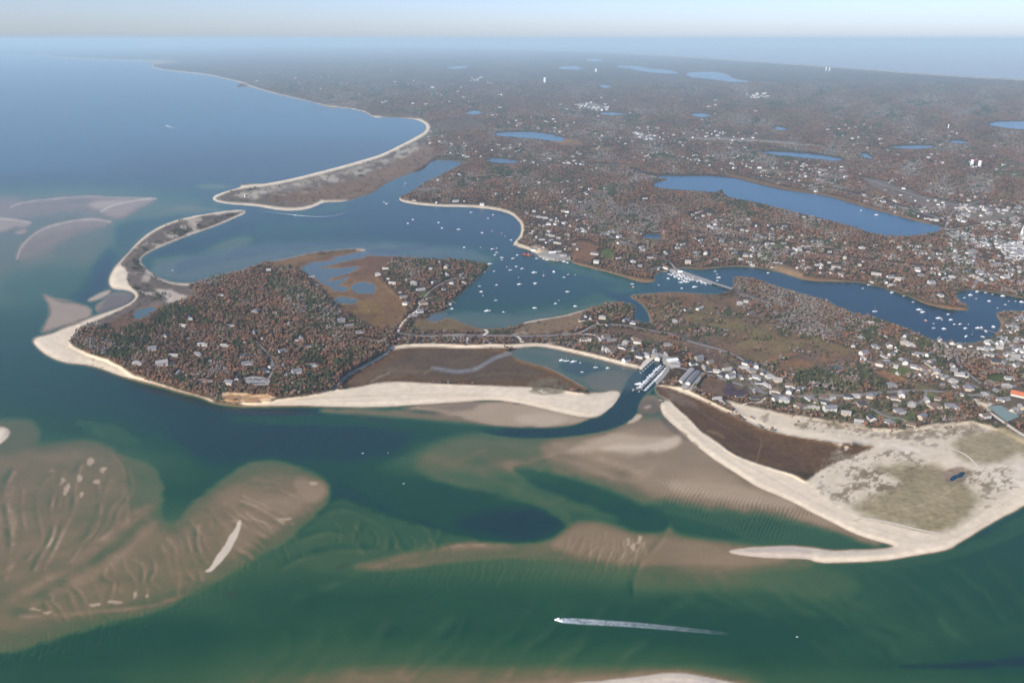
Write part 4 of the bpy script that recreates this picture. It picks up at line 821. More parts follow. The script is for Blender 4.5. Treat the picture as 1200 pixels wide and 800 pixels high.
yard('bridge_causeway', [(784,316),(794,315.5),(812,322),(830,328),(838,331.5),(834,333.5),(815,329),(798,324),(786,319.5)], MT['concrete'], 1.2)
# bridge over the river: deck, rails and piles
def bridge():
    a = np.array(ground(834, 332.2, 0)); b_ = np.array(ground(858, 340, 0)); L = float(np.hypot(*(b_ - a))); ang = math.atan2(b_[1]-a[1], b_[0]-a[0])
    t = thing('road_bridge', 'low timber road bridge crossing the river mouth beside the packed marina', 'bridge', (a[0], a[1], 0), ang)
    MB().box(0, L, -5, 5, 3.2, 4.0).build('deck', MT['concrete'], t)
    for s in (-1, 1):
        m = MB(); m.box(0, L, s*4.7-.15, s*4.7+.15, 4.9, 5.1)
        k = 0
        while k < L: m.box(k, k+.3, s*4.7-.15, s*4.7+.15, 4.0, 4.9); k += 4
        m.build('railing', MT['wood_grey'], t)
    k = 4
    while k < L - 2:
        m = MB()
        for y in (-4, 0, 4): MB().cyl(k, y, -2, 3.2, .35, n=8).build('pile', MT['wood_dark'], t)
        k += 9
    for s in (0.45, 0.6):
        MB().cyl(L*s, -9, -2, 7, .5, n=8).build('fender_pile', MT['wood_grey'], t)
bridge()

# ------------------------------------------------------------------ piers and floats
def pier(label, pts, width=2.4, group=None, name='pier'):
    q = [ground(x, y, 0) for x, y in pts]
    t = thing(name, label, 'pier', (float(q[0][0]), float(q[0][1]), 0), 0, group); ox, oy = q[0]
    deck = MB(); piles = MB()
    for (ax, ay), (bx, by) in zip(q[:-1], q[1:]):
        ax -= ox; bx -= ox; ay -= oy; by -= oy; L = math.hypot(bx-ax, by-ay); ux, uy = (bx-ax)/L, (by-ay)/L; nx_, ny_ = -uy*width/2, ux*width/2
        v = [(ax+nx_, ay+ny_), (ax-nx_, ay-ny_), (bx-nx_, by-ny_), (bx+nx_, by+ny_)]
        deck.add([(x, y, .9) for x, y in v] + [(x, y, 1.25) for x, y in v], [(0,1,2,3)[::-1],(4,5,6,7),(0,1,5,4),(1,2,6,5),(2,3,7,6),(3,0,4,7)])
        k = 1.0
        while k < L:
            for s in (-1, 1): MB().cyl(ax+ux*k+nx_*s*.85, ay+uy*k+ny_*s*.85, -1.5, 2.4, .2, n=6).build('pile', MT['wood_dark'], t)
            k += 7
    deck.build('deck', MT['wood_grey'], t)
    return t
pier('long finger pier down the middle of the boat basin', [(778,429),(771,437),(762,445),(756,451),(751,456)], 3.2)
pier('T-shaped float at the seaward end of the basin pier', [(740,455.5),(745,457),(751,456.5),(753,457)], 2.6)
pier('short float parallel to the west wall of the boat basin', [(749,436),(756,429.5),(764,422.5)], 2.2)
pier('thin private pier on the beach bank south of the neck', [(522,347.5),(534,356)], 2.2)
pier('jetty pier with a shed at the end off the neck', [(513,357),(522,355.5),(529,356)], 2.4)
pier('low dock below the wooded neck in the shallow cove', [(510,361),(522,360.5)], 2)
pier('stone groin pier at the tip of the curved beach', [(607,287.5),(600,288.8)], 4)
pier('long fishing pier along the wharf yard by the red barge', [(627,300),(640,303.5),(655,306),(666,305.5)], 4)
pier('pier reaching into the mill pond from the eastern bank', [(1168,391),(1160,388),(1148,386)], 2.6)
for k, (a_, b2) in enumerate([((795,318.5),(788,323)),((800,321),(792,325.5)),((806,323),(797,328)),((812,325),(803,330))]):
    pier(['westernmost finger float of the marina beside the bridge causeway', 'second finger float from the west at the bridge marina', 'third finger float from the west at the bridge marina', 'finger float nearest the bridge at the marina'][k], [a_, b2], 2.4, 'finger floats of the bridge marina')

# ------------------------------------------------------------------ boats
def hull(L, B, H_, sheer=.3):
    rings = []
    for u, wd, z0 in ((0, .78, .12), (.25, .95, .02), (.55, 1, 0), (.78, .72, .06), (.93, .32, .2), (1, .04, .4)):
        x = (u - .5) * L; hw = B / 2 * wd; top = H_ + sheer * u * u
        rings.append([(x, -hw, top), (x, -hw * .85, z0 * H_ - .35), (x, hw * .85, z0 * H_ - .35), (x, hw, top)])
    return MB().loft(rings)
PROT = {}
def boat_proto(key, parts):
    root = thing('boat', 'x', 'boat'); ps = [p.build(n, m, root) for n, p, m in parts]; PROT[key] = dict(root=root, parts=ps, used=False)
def cabin(L, B, z): return MB().loft([[(-.12*L,-B*.32,z),(.24*L,-B*.26,z),(.24*L,B*.26,z),(-.12*L,B*.32,z)], [(-.10*L,-B*.28,z+1.5),(.16*L,-B*.22,z+1.5),(.16*L,B*.22,z+1.5),(-.10*L,B*.28,z+1.5)]])
for key, L, B, hm_, nm in (('motor', 9, 3, MT['hull_white'], 'motorboat'), ('blue', 10, 3.2, MT['hull_blue'], 'motorboat'), ('big', 14, 4.4, MT['hull_white'], 'fishing_boat'), ('red', 11, 3.6, MT['hull_red'], 'fishing_boat')):
    parts = [('hull', hull(L, B, 1.3), hm_), ('deck', MB().box(-.46*L, .2*L, -B*.4, B*.4, 1.0, 1.42), MT['deck']), ('cabin', cabin(L, B, 1.42), MT['hull_white'])]
    if key in ('big', 'red'): parts.append(('mast', MB().cyl(.02*L, 0, 2.9, 7.5, .12, .06, 6), MT['metal']))
    boat_proto(key, parts); PROT[key]['root'].name = nm
for key, hm_ in (('sail', MT['hull_white']), ('sailblue', MT['hull_blue'])):
    boat_proto(key, [('hull', hull(10.5, 3, 1.1), hm_), ('cabin', MB().loft([[(-1.5,-.9,1.1),(2.5,-.7,1.1),(2.5,.7,1.1),(-1.5,.9,1.1)],[(-1.2,-.75,1.65),(2.0,-.5,1.65),(2.0,.5,1.65),(-1.2,.75,1.65)]]), MT['deck']),
      ('mast', MB().cyl(1, 0, 1.1, 13.5, .14, .07, 6), MT['metal']), ('boom', MB().box(-3.6, 1, -.22, .22, 2.3, 2.75), MT['canvas_blue'])]); PROT[key]['root'].name = 'sailboat'
boat_proto('skiff', [('hull', hull(6, 2.1, .8, .2), MT['hull_white']), ('console', MB().box(-.6, .5, -.4, .4, .5, 1.7), MT['deck']), ('outboard', MB().box(-3.35, -2.95, -.22, .22, .1, 1.2), MT['tyre'])]); PROT['skiff']['root'].name = 'skiff'
BDESC = {'motor': 'white cabin motorboat', 'blue': 'blue hulled motorboat with white cabin', 'big': 'large white fishing boat', 'red': 'red hulled fishing boat', 'sail': 'white sailboat with bare mast', 'sailblue': 'dark blue sailboat with bare mast', 'skiff': 'small white open skiff'}
def clone(key, px, py, rz, sc, dz=0.0, protos=PROT, z=None):
    pr = protos[key]
    x, y = ground(px, py, 0) if z is None else ground(px, py, z); loc = (float(x), float(y), (0 if z is None else z) + dz)
    if not pr['used']:
        o = pr['root']; o.location = loc; o.rotation_euler = (0, 0, rz); o.scale = (sc,)*3; pr['used'] = True
    else: o = tree_copy(pr, loc, rz, (sc,)*3)
    return o
ORD = ['nearest','second nearest','third nearest','fourth nearest','fifth nearest','sixth nearest','seventh nearest','eighth nearest','ninth nearest','tenth nearest','eleventh nearest','twelfth nearest','thirteenth nearest','fourteenth nearest','fifteenth nearest','sixteenth nearest','seventeenth nearest','eighteenth nearest','nineteenth nearest','twentieth nearest']
LM = {'the red barge': (618,298), 'the road bridge': (848,337), 'the wooded neck tip': (573,312), 'the curved beach groin': (600,288), 'the sandy isthmus road': (600,393), 'the narrow creek mouth': (742,350), 'the boat basin pier': (762,445), 'the mill pond pier': (1155,387),
      'the mill pond headland': (1134,362), 'the lighthouse spit tip': (378,238), 'the southern hook tip': (289,248), 'the far channel mouth': (466,232), 'the oyster pond east end': (1103,268), 'the marsh lagoon': (690,428), 'the wharf yard': (655,300)}
def name_by_landmark(items, lms, limit=16):
    """items: (object, description, px, py, tail). Label = description + rank from the nearest landmark among the look-alikes there"""
    P3 = {k: np.array(ground(*v)) for k, v in lms.items()}
    buckets = {}
    for it in items:
        p = np.array(ground(it[2], it[3])); k = min(P3, key=lambda q: np.hypot(*(P3[q] - p))); buckets.setdefault((it[1], k), []).append((np.hypot(*(P3[k] - p)), it))
    for (d, k), lst in buckets.items():
        lst.sort(key=lambda a_: a_[0])
        for n, (_, it) in enumerate(lst):
            o = ORD[n] if n < len(ORD) else 'number %d from nearest' % (n + 1)
            it[0]['label'] = '%s, %s%s' % (d, (o + ' to ') if len(lst) > 1 else 'beside ', k)
BO = []
moor = [(478,262),(484,257.5),(514,261),(518,267.5),(537.5,269),(552,249),(556,250.5),(572,256),(578,252),(565,273),(577,271),(588,274),(592,277),(599,281.5),(577,292),(582,291),(582,296),(580,299),(594,313),(598,316.5),(605,312.5),(607.5,325.5),(609,333.5),(612,315),(626,319.5),(627,332),(637,323),(637,323.5),(649,318),(649,319),(661,325),(666,322.5),(674,322),
 (579,318),(574,309.5),(568,319),(562,335.5),(564,342),(566,346.5),(581,352),(571,364.5),(590,366.5),(626.5,361),(651,356),(655,352),(665,342),(610,334),(627,333),(582,334),(674,359),(741,333),(742,337),(772,334),(799,338),(814,336.5),(840,321.5),(841,325.5),(842.5,325.5),(840.5,329),(838,318),(558,318),(588,305),(601,303),(544,290),(563,290),(588,302),(603,304),(606,299),
 (453,239),(450,237),(475,215),(474,218),(202,317),(1009,247),(1027,252),(1059,347),(1070,354),(1045,343),(1011,338),(1018,334),(900,320),
 (1137,346),(1144,350),(1130,349),(1145,342),(1155,343),(1163,345),(1175,347),(1182,353),(1178,357),(1159,353),(1169,361),(1190,353),(1197,354),
 (1100,373),(1104,375),(1111,368.5),(1114,375),(1094,379),(1094,384.5),(1106,385.5),(1118,381),(1125,380),(1131,385),(1135,380),(1132,394.5),(1139,393),(1164,383),(1152,395),(1082,366),(1025,365),(1150,395),
 (656.5,422),(658,422.5),(672,424),(680,425),(698,430.5),(712,431.5),(682,436),(664,423),(425,531),(455,530.5),(473,566.5),(934,746)]
bkeys = ['motor','skiff','motor','sail','big','motor','skiff','blue','sail','motor','motor','sailblue','skiff','motor','big','red']
random.seed(11)
for i, (x, y) in enumerate(moor):
    k = bkeys[(i * 7 + i // 5) % len(bkeys)]
    if i in (0, 1, 2, 3): k = 'motor'
    if x > 1086 and y < 372: k = 'skiff' if i % 3 else 'motor'
    if y > 500 and x < 1000: k = 'skiff'  # tiny skiff shapes stand in for the buoys out here
    if (x, y) in ((4+533.5, 269), (626, 319.5), (571, 364.5), (612,315)): k = 'big'
    if (x, y) == (581, 352): k = 'sail'
    if (x, y) == (637, 323.5): k = 'red'
    sc = {'skiff': 1.0, 'motor': 1.05, 'big': 1.0}.get(k, 1.0) * (.72 + .5 * random.random())
    if y > 500: sc *= .5
    o = clone(k, x, y, math.radians(random.gauss(195, 14)), sc)
    o['group'] = 'boats moored on the water'; BO.append((o, BDESC[k] + (' at a mooring' if y < 500 else ' standing in for a buoy over the sandbars'), x, y))
# boats berthed in the basin, along the bridge marina and the wharf
bth = []
for u in np.linspace(0, 1, 11):
    cx, cy = 777 - 24*u, 430.5 + 25*u; 
    bth += [(cx - 3.2, cy - 1.4, 'big' if int(u*10) % 3 else 'motor', 20), (cx + 3.6, cy + 1.6, 'motor', 20)]
for u in np.linspace(0, 1, 6): bth.append((765 - 14*u, 424.5 + 12.5*u, 'skiff', 35))
for u in np.linspace(0, 1, 8): bth.append((783 - 14*u, 431.5 + 15*u, 'motor' if int(u*8) % 2 else 'big', 15))
bth += [(747.5,450.5,'big',170),(750,449.8,'big',170),(742,457.3,'skiff',60),(749,458.8,'skiff',60)]
for (ax, ay), (bx, by) in [((795,318.5),(788,323)),((800,321),(792,325.5)),((806,323),(797,328)),((812,325),(803,330))]:
    for u in (.25, .55, .9): bth += [(ax+(bx-ax)*u-1.9, ay+(by-ay)*u-.2, 'motor', 160), (ax+(bx-ax)*u+1.9, ay+(by-ay)*u+.5, 'sail' if u == .9 else 'motor', 160)]
bth += [(804,330.6,'big',0),(798,331,'big',0),(784,321.5,'motor',20),(783,326.5,'motor',160),(820,329,'motor',170),(826,332,'motor',160)]
for x in range(629, 668, 4): bth.append((x, 301.5 + (x-629)*.14 + (x % 3)*.7, ['motor','big','motor','blue','sail'][x % 5], 175))
bth += [(1146,384.5,'big',180),(1150,384,'motor',90),(1164,383.5,'motor',90),(1077,363,'big',175),(1080,366,'motor',175),(1084.5,376,'red',170),(1155,388.4,'motor',100),(528,356.6,'motor',45),(529.5,362,'motor',0)]
BO2 = []
hauled = [(791+5.2*i, 318.6+1.9*i+(i % 2)*1.6) for i in range(8)] + [(797+5*i, 322.8+1.8*i) for i in range(6)] + [(784+2.4*i, 420.5+.9*i) for i in range(6)] + [(783+2.3*i, 427+.3*i) for i in range(5)] + [(640+3.5*i, 299+.6*i) for i in range(6)]
for i, (x, y) in enumerate(hauled):
    k = ('motor', 'big', 'motor', 'sail', 'skiff')[i % 5]; o = clone(k, x, y, math.radians(20 + 150*random.random()), .8, 0, PROT, float(height(x, y)) + (1.6 if x < 834 and 316 < y < 335 else .9)); o['group'] = 'boats hauled out on land'; BO2.append((o, BDESC[k] + ' hauled ashore', x, y))
for i, (x, y, k, r) in enumerate(bth):
    o = clone(k, x, y, math.radians(r + random.gauss(0, 3)), (.95 if k == 'big' else .9) + .1*random.random()); o['group'] = 'boats berthed at floats and piers'; BO2.append((o, BDESC[k] + ' berthed', x, y))
LMB = dict(LM); LMB.update({'the T-shaped float': (745,457), 'the west basin wall': (756,428), 'the boat yard': (785,428), 'the bridge causeway': (800,320), 'the west end of the wharf': (630,300), 'the east end of the wharf': (666,303)})
name_by_landmark(BO, LM); name_by_landmark(BO2, LMB)

def wake(name, pts, widths, label=None, z=.12):
    q = np.array([ground(x, y, 0) for x, y in chaikin(pts, False, 2)]); n = len(q); wd = np.interp(np.linspace(0, 1, n), np.linspace(0, 1, len(widths)), widths)
    tg = np.gradient(q, axis=0); tg /= np.linalg.norm(tg, axis=1)[:, None]; nn = np.stack([-tg[:, 1], tg[:, 0]], -1)
    me = bpy.data.meshes.new(name); v = []; f = []
    cols = (-1, -.45, 0, .45, 1); al = (0, .8, .25, .8, 0); ca_ = []
    for k in range(n):
        fade = 1 - k / (n - 1)
        for c, a_ in zip(cols, al): v.append((q[k,0]+nn[k,0]*c*wd[k], q[k,1]+nn[k,1]*c*wd[k], z)); ca_.append(((a_ * .3 + (0.7*.7 if abs(c) < .9 else 0)) * fade ** 1.1 if k > 3 else (.95 if abs(c) < .9 else .0)))
    for k in range(n-1):
        for c in range(4): f.append((5*k+c, 5*k+c+1, 5*k+c+6, 5*k+c+5))
    me.from_pydata(v, [], f); at = me.attributes.new('foam', 'FLOAT', 'POINT'); at.data.foreach_set('value', np.array(ca_, np.float32)); me.materials.append(m_foam)
    o = bpy.data.objects.new(name, me); COL.objects.link(o); o['kind'] = 'stuff'; return o
m_foam, t, b = mat('foam_wake', (235,240,242), .9, .1)
a = t.nodes.new('ShaderNodeAttribute'); a.attribute_name = 'foam'
n_ = t.nodes.new('ShaderNodeTexNoise'); n_.inputs['Scale'].default_value = .12; n_.inputs['Detail'].default_value = 6
tc = t.nodes.new('ShaderNodeTexCoord'); t.links.new(tc.outputs['Object'], n_.inputs['Vector'])
mr = t.nodes.new('ShaderNodeMapRange'); mr.inputs[1].default_value = .35; mr.inputs[2].default_value = .6; t.links.new(n_.outputs['Fac'], mr.inputs[0])
mr.inputs[3].default_value = .45
mm = t.nodes.new('ShaderNodeMath'); mm.operation = 'MULTIPLY'; t.links.new(a.outputs['Fac'], mm.inputs[0]); t.links.new(mr.outputs[0], mm.inputs[1]); t.links.new(mm.outputs[0], b.inputs['Alpha'])
wake('boat_wake', [(654,726.6),(665,727),(700,729),(740,731.5),(780,735),(820,739),(855,742.5)], [2.0,5.5,6.5,6,5.5,5,4,2.5])
wake('boat_wake', [(347,252.2),(362,253.6),(378,254),(392,253),(402,249.5),(412,245)], [4,7,8,7,6,5])
wake('boat_wake', [(347,252.2),(330,250),(310,247.5),(298,246)], [4,5,4,3])
wake('boat_wake', [(195,147.5),(203,150),(212,152)], [8,14,12])
for (x, y, r, l) in ((654.5,726.5,176,'white motorboat speeding over the green water ahead of a long wake'), (346.5,252.4,200,'white motorboat trailing a wake in the far channel off the lighthouse spit'), (195,147.3,150,'lone white boat leaving a wake far out on the blue bay')):
    o = clone('motor', x, y, math.radians(r), 1.1 if y > 200 else 1.5); o['label'] = l
# red dredge barge
x, y = ground(618, 299)
t = thing('dredge_barge', 'rusty red work barge with crane and deckhouse moored off the wharf', 'barge', (float(x), float(y), 0), math.radians(-28))
MB().loft([[(-17,-5,0),(17,-5,0),(17,5,0),(-17,5,0)],[(-18,-5.5,2.4),(18,-5.5,2.4),(18,5.5,2.4),(-18,5.5,2.4)]]).build('hull', MT['barge_red'], t)
MB().box(-14,-4,-3.5,3.5,2.4,6).build('deckhouse', MT['barge_red'], t)
MB().box(2,6,-2,2,2.4,5).build('crane_cab', MT['wall_tan'], t)
MB().cyl(4, 0, 5, 17, .5, .25, 6, dx=9).build('crane_boom', MT['barge_red'], t)

# ------------------------------------------------------------------ houses
def win(x, y, z, ax):  # a window block standing 6 cm proud of the wall
    return MB().box(x-.55, x+.55, y-.06, y+.06, z, z+1.4) if ax == 'y' else MB().box(x-.06, x+.06, y-.55, y+.55, z, z+1.4)
HTY = {
 'long': dict(body=[(-11,11,-4,4,3.2,2.6)], chim=(-5,0), desc='long {c} house'),
 'cape': dict(body=[(-7,7,-4.5,4.5,3.0,4.0)], chim=(1,0), desc='gabled {c} cottage'),
 'ell': dict(body=[(-9,6,-4,4,4.8,3.2),(6,11,-6,3,3.2,2.4)], chim=(-2,0), desc='L-shaped {c} house'),
 'two': dict(body=[(-9,9,-5.5,5.5,6.2,3.6)], chim=(4,1), desc='tall {c} house'),
 'hip': dict(body=[(-8.5,8.5,-7,7,4.6,3.8)], chim=(3,2), desc='square {c} house'),
 'shed': dict(body=[(-4.5,4.5,-3.2,3.2,2.6,1.8)], chim=None, desc='small {c} outbuilding'),
}
WALLS = [('wall_white','white'),('wall_grey','grey-shingled'),('wall_tan','tan')]
ROOFS = [('roof_pale','silvery roof'),('roof_grey','grey roof'),('roof_brown','brown roof'),('roof_dark','dark roof')]
def house_parts(ty, wm, rm, detail):
    d = HTY[ty]; wl_, rf = MB(), MB(); out = []
    for i, (x0, x1, y0, y1, hh, rise) in enumerate(d['body']):
        if ty == 'hip': wl_.box(x0, x1, y0, y1, -2.5, hh); rf.hip(x0, x1, y0, y1, hh, rise)
        else: wl_.pent(x0, x1, y0, y1, -2.5, hh, rise); rf.gable(x0, x1, y0, y1, hh, rise)
    out.append(('wall', wl_, MT[wm])); out.append(('roof', rf, MT[rm]))
    if d['chim']:
        cx, cy = d['chim']; hh = d['body'][0][4] + d['body'][0][5]; out.append(('chimney', MB().box(cx-.6, cx+.6, cy-.5, cy+.5, hh-2.2, hh+1.1), MT['brick']))
    if detail:
        x0, x1, y0, y1, hh, rise = d['body'][0]
        for s in (-1, 1):
            yy = y0 if s < 0 else y1
            for u in (.18, .38, .8): out.append(('window', win(x0+(x1-x0)*u, yy, 1.1, 'y'), MT['window_glass']))
            if hh > 4.5: 
                for u in (.3, .7): out.append(('window', win(x0+(x1-x0)*u, yy, hh-1.9, 'y'), MT['window_glass']))
        out.append(('door', MB().box(x0+(x1-x0)*.58-.6, x0+(x1-x0)*.58+.6, y0-.07, y0+.07, 0, 2.3), MT['door_paint']))
    return out
HP = {}
def hproto(ty, wi, ri, detail):
    key = (ty, wi, ri, detail)
    if key not in HP:
        root = thing('house', 'x', 'house'); HP[key] = dict(root=root, parts=[p.build(n, m, root) for n, p, m in house_parts(ty, WALLS[wi][0], ROOFS[ri][0], detail)], used=False)
        if ty == 'shed': root.name = 'shed'; root['category'] = 'shed'
        elif ty == 'cape': root.name = 'cottage'
    return key
HOUSES = """223,373,b 215,381 194,393 179,409,b 204,416 161,426,B 190,427,B 237,404,b 233,415 221,396,s 209,437 246,422,s 202,426 259,345,l 300,364,b 322,366 270,381 298,389 308,396,s 338,379 353,396 360,405,l 348,398,s 263,405 285,416,l 289,426,b 311,434,b 318,429 331,411,b 337,438 348,436,b 238,446,b 247,446,s 269,449,b 279,442 367,428
315,316 365,324,l 369,333 400,376,b 409,381 421,389 339,379 302,364 443,321,b 452,314,l 460,331 485,332,B 477,327 493,339,L 476,355,b 496,355,B 503,349 508,330 523,313,b 524,321 530,331,b 520,338 541,321,l 544,330,l 492,365,b 484,369 527,355 505,314 473,347 469,342,s 515,306 455,326,s
682,375 686,370 692,372 706,372,b 700,377,l 733,375,b 742,378,b 710,395,b 717,398 684,398 690,398 729,407,b 733,401,b 747,401,b 742,409 712,410 707,407 750,417,B 757,416,b 734,422,b 712,380,s 743,397 612,399,s
706,397 728,406 734,401 767,413,L 780,415 771,420,b 791,429 782,404 819,420,b 812,426,b 825,431 830,434 840,435,b 846,439,b 832,424 840,466,l 846,470,l 707,409,s 712,411,s
875,425,b 886,429,b 872,430 881,434,b 856,441,b 852,432 860,435 869,442 879,441 886,442 891,448,l 894,436 902,441,b 911,446,b 899,451,l 909,458 925,459,b 936,457,b 925,452 942,454,s 884,458 867,464,l 884,466,l 919,469,B 949,467,b 956,470 964,471,b 966,466,b 975,467 937,476,B 950,476,l 956,478 972,480,B 994,465,b 991,485,b 909,467,b
1026,406,b 1042,405,b 1060,402,b 1066,404 1012,414,b 1036,417 1044,415 1031,426,B 1036,423 1071,414,s 1061,425,b 1071,430,b 1084,434,B 1079,438 1086,425 1092,429 1097,438,B 1107,442 1116,446,b 1118,433 1126,439,L 1132,440 1119,452 1135,455,B 1044,451,b 1021,464,B 1044,464 1049,467 1056,463,b 1010,474,B 1069,474,b 1049,474,s 1086,469,b 1095,476,B 1099,467 1115,477,B 1054,482,b 1021,491,b 1007,495,b 1042,495,B 1080,489,b 1066,497 1002,464 1127,462,s 1104,450,s 1116,428
1061,393 1101,398,b 1106,401 1115,402,b 1121,403 1137,405 1130,407,s 1150,408,l 1159,408,b 1171,407 1158,415 1187,404 1192,408,b 1166,424,B 1178,415 1189,419,b 1194,416 1178,425,l 1190,428,b 1182,443,b 1154,462,b 1167,457 1178,452,b 1172,468,b 1179,467 1187,481,b 1193,483,l 1154,488,b 1196,477,b
639,255 660,247,b 661,260 677,257,l 682,267,l 632,252 645,275 637,289 654,294 697,297,L 699,307,b 725,302 752,289,l 762,301,l 780,296,L 742,306,b 750,311 772,314,b 780,313 806,307,b 800,286 827,297,B 874,299,B 821,281 844,281 835,266,b 870,269,b 886,264 812,251 817,255,b 794,290 686,225,l 756,232 680,236 805,362,l 820,361,L 867,355,b 874,353 879,367,l 791,376,b
626,247 633,254 646,257,b 652,255 664,252,b 662,261,b 642,261 632,263 641,274 647,276,l 635,280 629,277 646,281 652,284 659,299,b 666,302,b 512,236 534,235,L 565,239,b 540,205 485,234 544,235,s
919,265,b 942,254,b 960,257 952,282,l 1010,290,b 990,302,b 922,289,b 930,297 972,295 962,310,b 980,312,L 1007,310,b 1027,321,L 985,320 1052,327,b 1075,315,b 1079,322 1091,331,b 1106,326,b 1115,324 1146,325,b 1102,346,b 1100,297 1076,252,l 1086,255 1097,257,b 899,285 870,283 905,268"""
HL = {'the orange bluff': (290,466), 'the hilltop parking lot': (302,446), 'the western sand point': (60,405), 'the small dark pond': (168,368), 'the island hilltop wood': (340,345), 'the island marsh': (415,345), 'the neck jetty': (525,356), 'the wooded neck tip': (570,312),
      'the sandy isthmus road': (600,393), 'the narrow creek mouth': (745,365), 'the boat basin': (768,430), 'the lagoon beach': (700,416), 'the heath': (830,380), 'the marsh parking strip': (812,445), 'the heath road bend': (874,424), 'the low tide marsh': (900,495), 'the bare brown lot': (842,455),
      'the orange heath strip': (1000,428), 'the dune edge': (1020,500), 'the shore road bend': (1142,470), 'the tennis court': (1176,485), 'the mill pond shore': (1100,400), 'the pond pier': (1168,391), 'the grey wood': (1125,420), 'the small wood': (990,445), 'the red barge': (618,292), 'the wharf': (655,298), 'the curved beach': (613,268),
      'the bridge marina': (790,314), 'the road bridge': (848,337), 'the mill pond headland': (1120,358), 'the oyster pond east end': (1103,270), 'the oyster pond south shore': (920,248), 'the little woodland pond': (764,282), 'the far channel mouth': (470,234), 'the curved lane': (1045,488), 'the meadow': (1165,446)}
HI = []; random.seed(5); hpx = []
for i, tk in enumerate(HOUSES.split()):
    p = tk.split(','); x, y = float(p[0]), float(p[1]); s = p[2] if len(p) > 2 else 'm'
    ty = {'m': ('cape','long','ell')[i % 3], 'b': ('two','ell','hip')[i % 3], 'B': ('two','hip')[i % 2], 's': 'shed', 'l': 'long', 'L': 'long'}[s]
    sc = {'m': .85, 'b': .92, 'B': 1.15, 's': .85, 'l': .8, 'L': 1.15}[s] * (.95 + .2*random.random())
    wi = random.choice((0,0,0,1,2)); ri = random.choice((0,0,1,1,2,3)) if y > 330 else random.choice((0,0,0,1,2))
    detail = y > 455
    key = hproto(ty, wi, ri, detail); z = float(height(x, y)) + .1
    rz = math.radians(random.choice((-20, 5, 30, 70, 100)) + random.gauss(0, 10))
    o = clone(key, x, y + 1.2, rz, sc, 0, HP, z); o['group'] = 'houses'
    HI.append((o, HTY[ty]['desc'].format(c=WALLS[wi][1]) + ' with ' + ROOFS[ri][1], x, y)); hpx.append((x, y, 8*sc))
name_by_landmark(HI, HL)
# named buildings
def building(name, label, cat, px, py, rz, spec, sc=1):
    x, y, z = place(px, py, .1); t = thing(name, label, cat, (x, y, z), math.radians(rz), None, sc)
    for n, mb, m in spec: mb.build(n, m, t)
    return t
L_ = 46
def row_shed(px0, py0, px1, py1, label, rm):
    a_ = np.array(place(px0, py0)); b_ = np.array(place(px1, py1)); L = float(np.hypot(*(b_-a_)[:2])); ang = math.atan2((b_-a_)[1], (b_-a_)[0])
    t = thing('row_building', label, 'building', tuple(a_), ang); w_ = MB(); r_ = MB(); w_.pent(0, L, -4.5, 4.5, -1, 4.5, 2.2); r_.gable(0, L, -4.5, 4.5, 4.5, 2.2)
    w_.build('wall', MT['wall_white'], t); r_.build('roof', rm, t)
    k = 5
    while k < L - 3: MB().box(k-1, k+1, 4.45, 4.6, 0, 2.6).build('door', MT['door_paint'], t); k += 8
    return t
row_shed(811,434,797,449, 'long narrow row of units with pale roof beside the parking strip', MT['roof_pale'])
row_shed(818,437,806,451, 'long grey-roofed row building east of the marsh parking strip', MT['roof_grey'])
building('store_building', 'building with broad orange roof and white eaves by the shore road', 'building', 1196, 464, -38, [('wall', MB().box(-16,16,-9,9,-2,5), MT['wall_white']), ('roof', MB().gable(-16,16,-9,9,5,4,1.2), MT['roof_orange'])])
building('warehouse', 'large white flat-roofed warehouse at the edge of town', 'building', 1193, 296, 8, [('wall', MB().box(-32,32,-14,14,-2,8), MT['wall_white']), ('roof', MB().box(-33,33,-15,15,8.01,8.8), MT['roof_pale'])], .75)
building('church', 'white church with slender steeple rising above the town', 'church', 1198, 281, 80, [('wall', MB().pent(-11,11,-6,6,-2,8,4), MT['wall_white']), ('roof', MB().gable(-11,11,-6,6,8,4), MT['roof_pale']), ('tower', MB().box(8,13,-2.5,2.5,-2,18), MT['tank_white']), ('steeple', MB().cyl(10.5,0,18.01,34,2.8,.1,8), MT['tank_white'])], 1.4)
building('marina_shed', 'big white boat shed at the head of the boat basin', 'shed', 788, 424, 20, [('wall', MB().pent(-11,11,-7,7,-1,5.5,2.6), MT['wall_white']), ('roof', MB().gable(-11,11,-7,7,5.5,2.6), MT['tank_white'])])
for i, (x, y, rz_, sc_, l) in enumerate([(788,317.6,-15,.9,'grey-roofed shed at the landward end of the bridge causeway'),(797,319.5,-12,.8,'white shed halfway along the crowded bridge causeway'),(812,325,-15,.8,'low shed near the bridge end of the causeway'),(636,298.6,5,.9,'white fish shed at the west end of the wharf'),(647,297.8,10,1.2,'long white pier building in the middle of the wharf'),(660,300.4,0,1.2,'grey wharf building closest to the eastern wharf end'),(666,302,80,.9,'small pale shed at the eastern corner of the wharf')]):
    building('wharf_shed', l, 'shed', x, y, rz_, [('wall', MB().pent(-9,9,-5,5,-2,5,2.4), MT['wall_white' if i % 2 else 'wall_grey']), ('roof', MB().gable(-9,9,-5,5,5,2.4), MT['tank_white' if i % 3 == 1 else 'roof_grey'])], sc_)
# lighthouse on the spit
building('lighthouse', 'white lighthouse tower joined to its keeper house on the bare sand spit', 'lighthouse', 287, 231, 10, [('tower', MB().cyl(0,0,-1,13,2.6,2.0,12), MT['tank_white']), ('keeper_house', MB().pent(3,17,-4,4,-1,4.5,3), MT['wall_white']), ('roof', MB().gable(3,17,-4,4,4.5,3), MT['roof_dark'])])
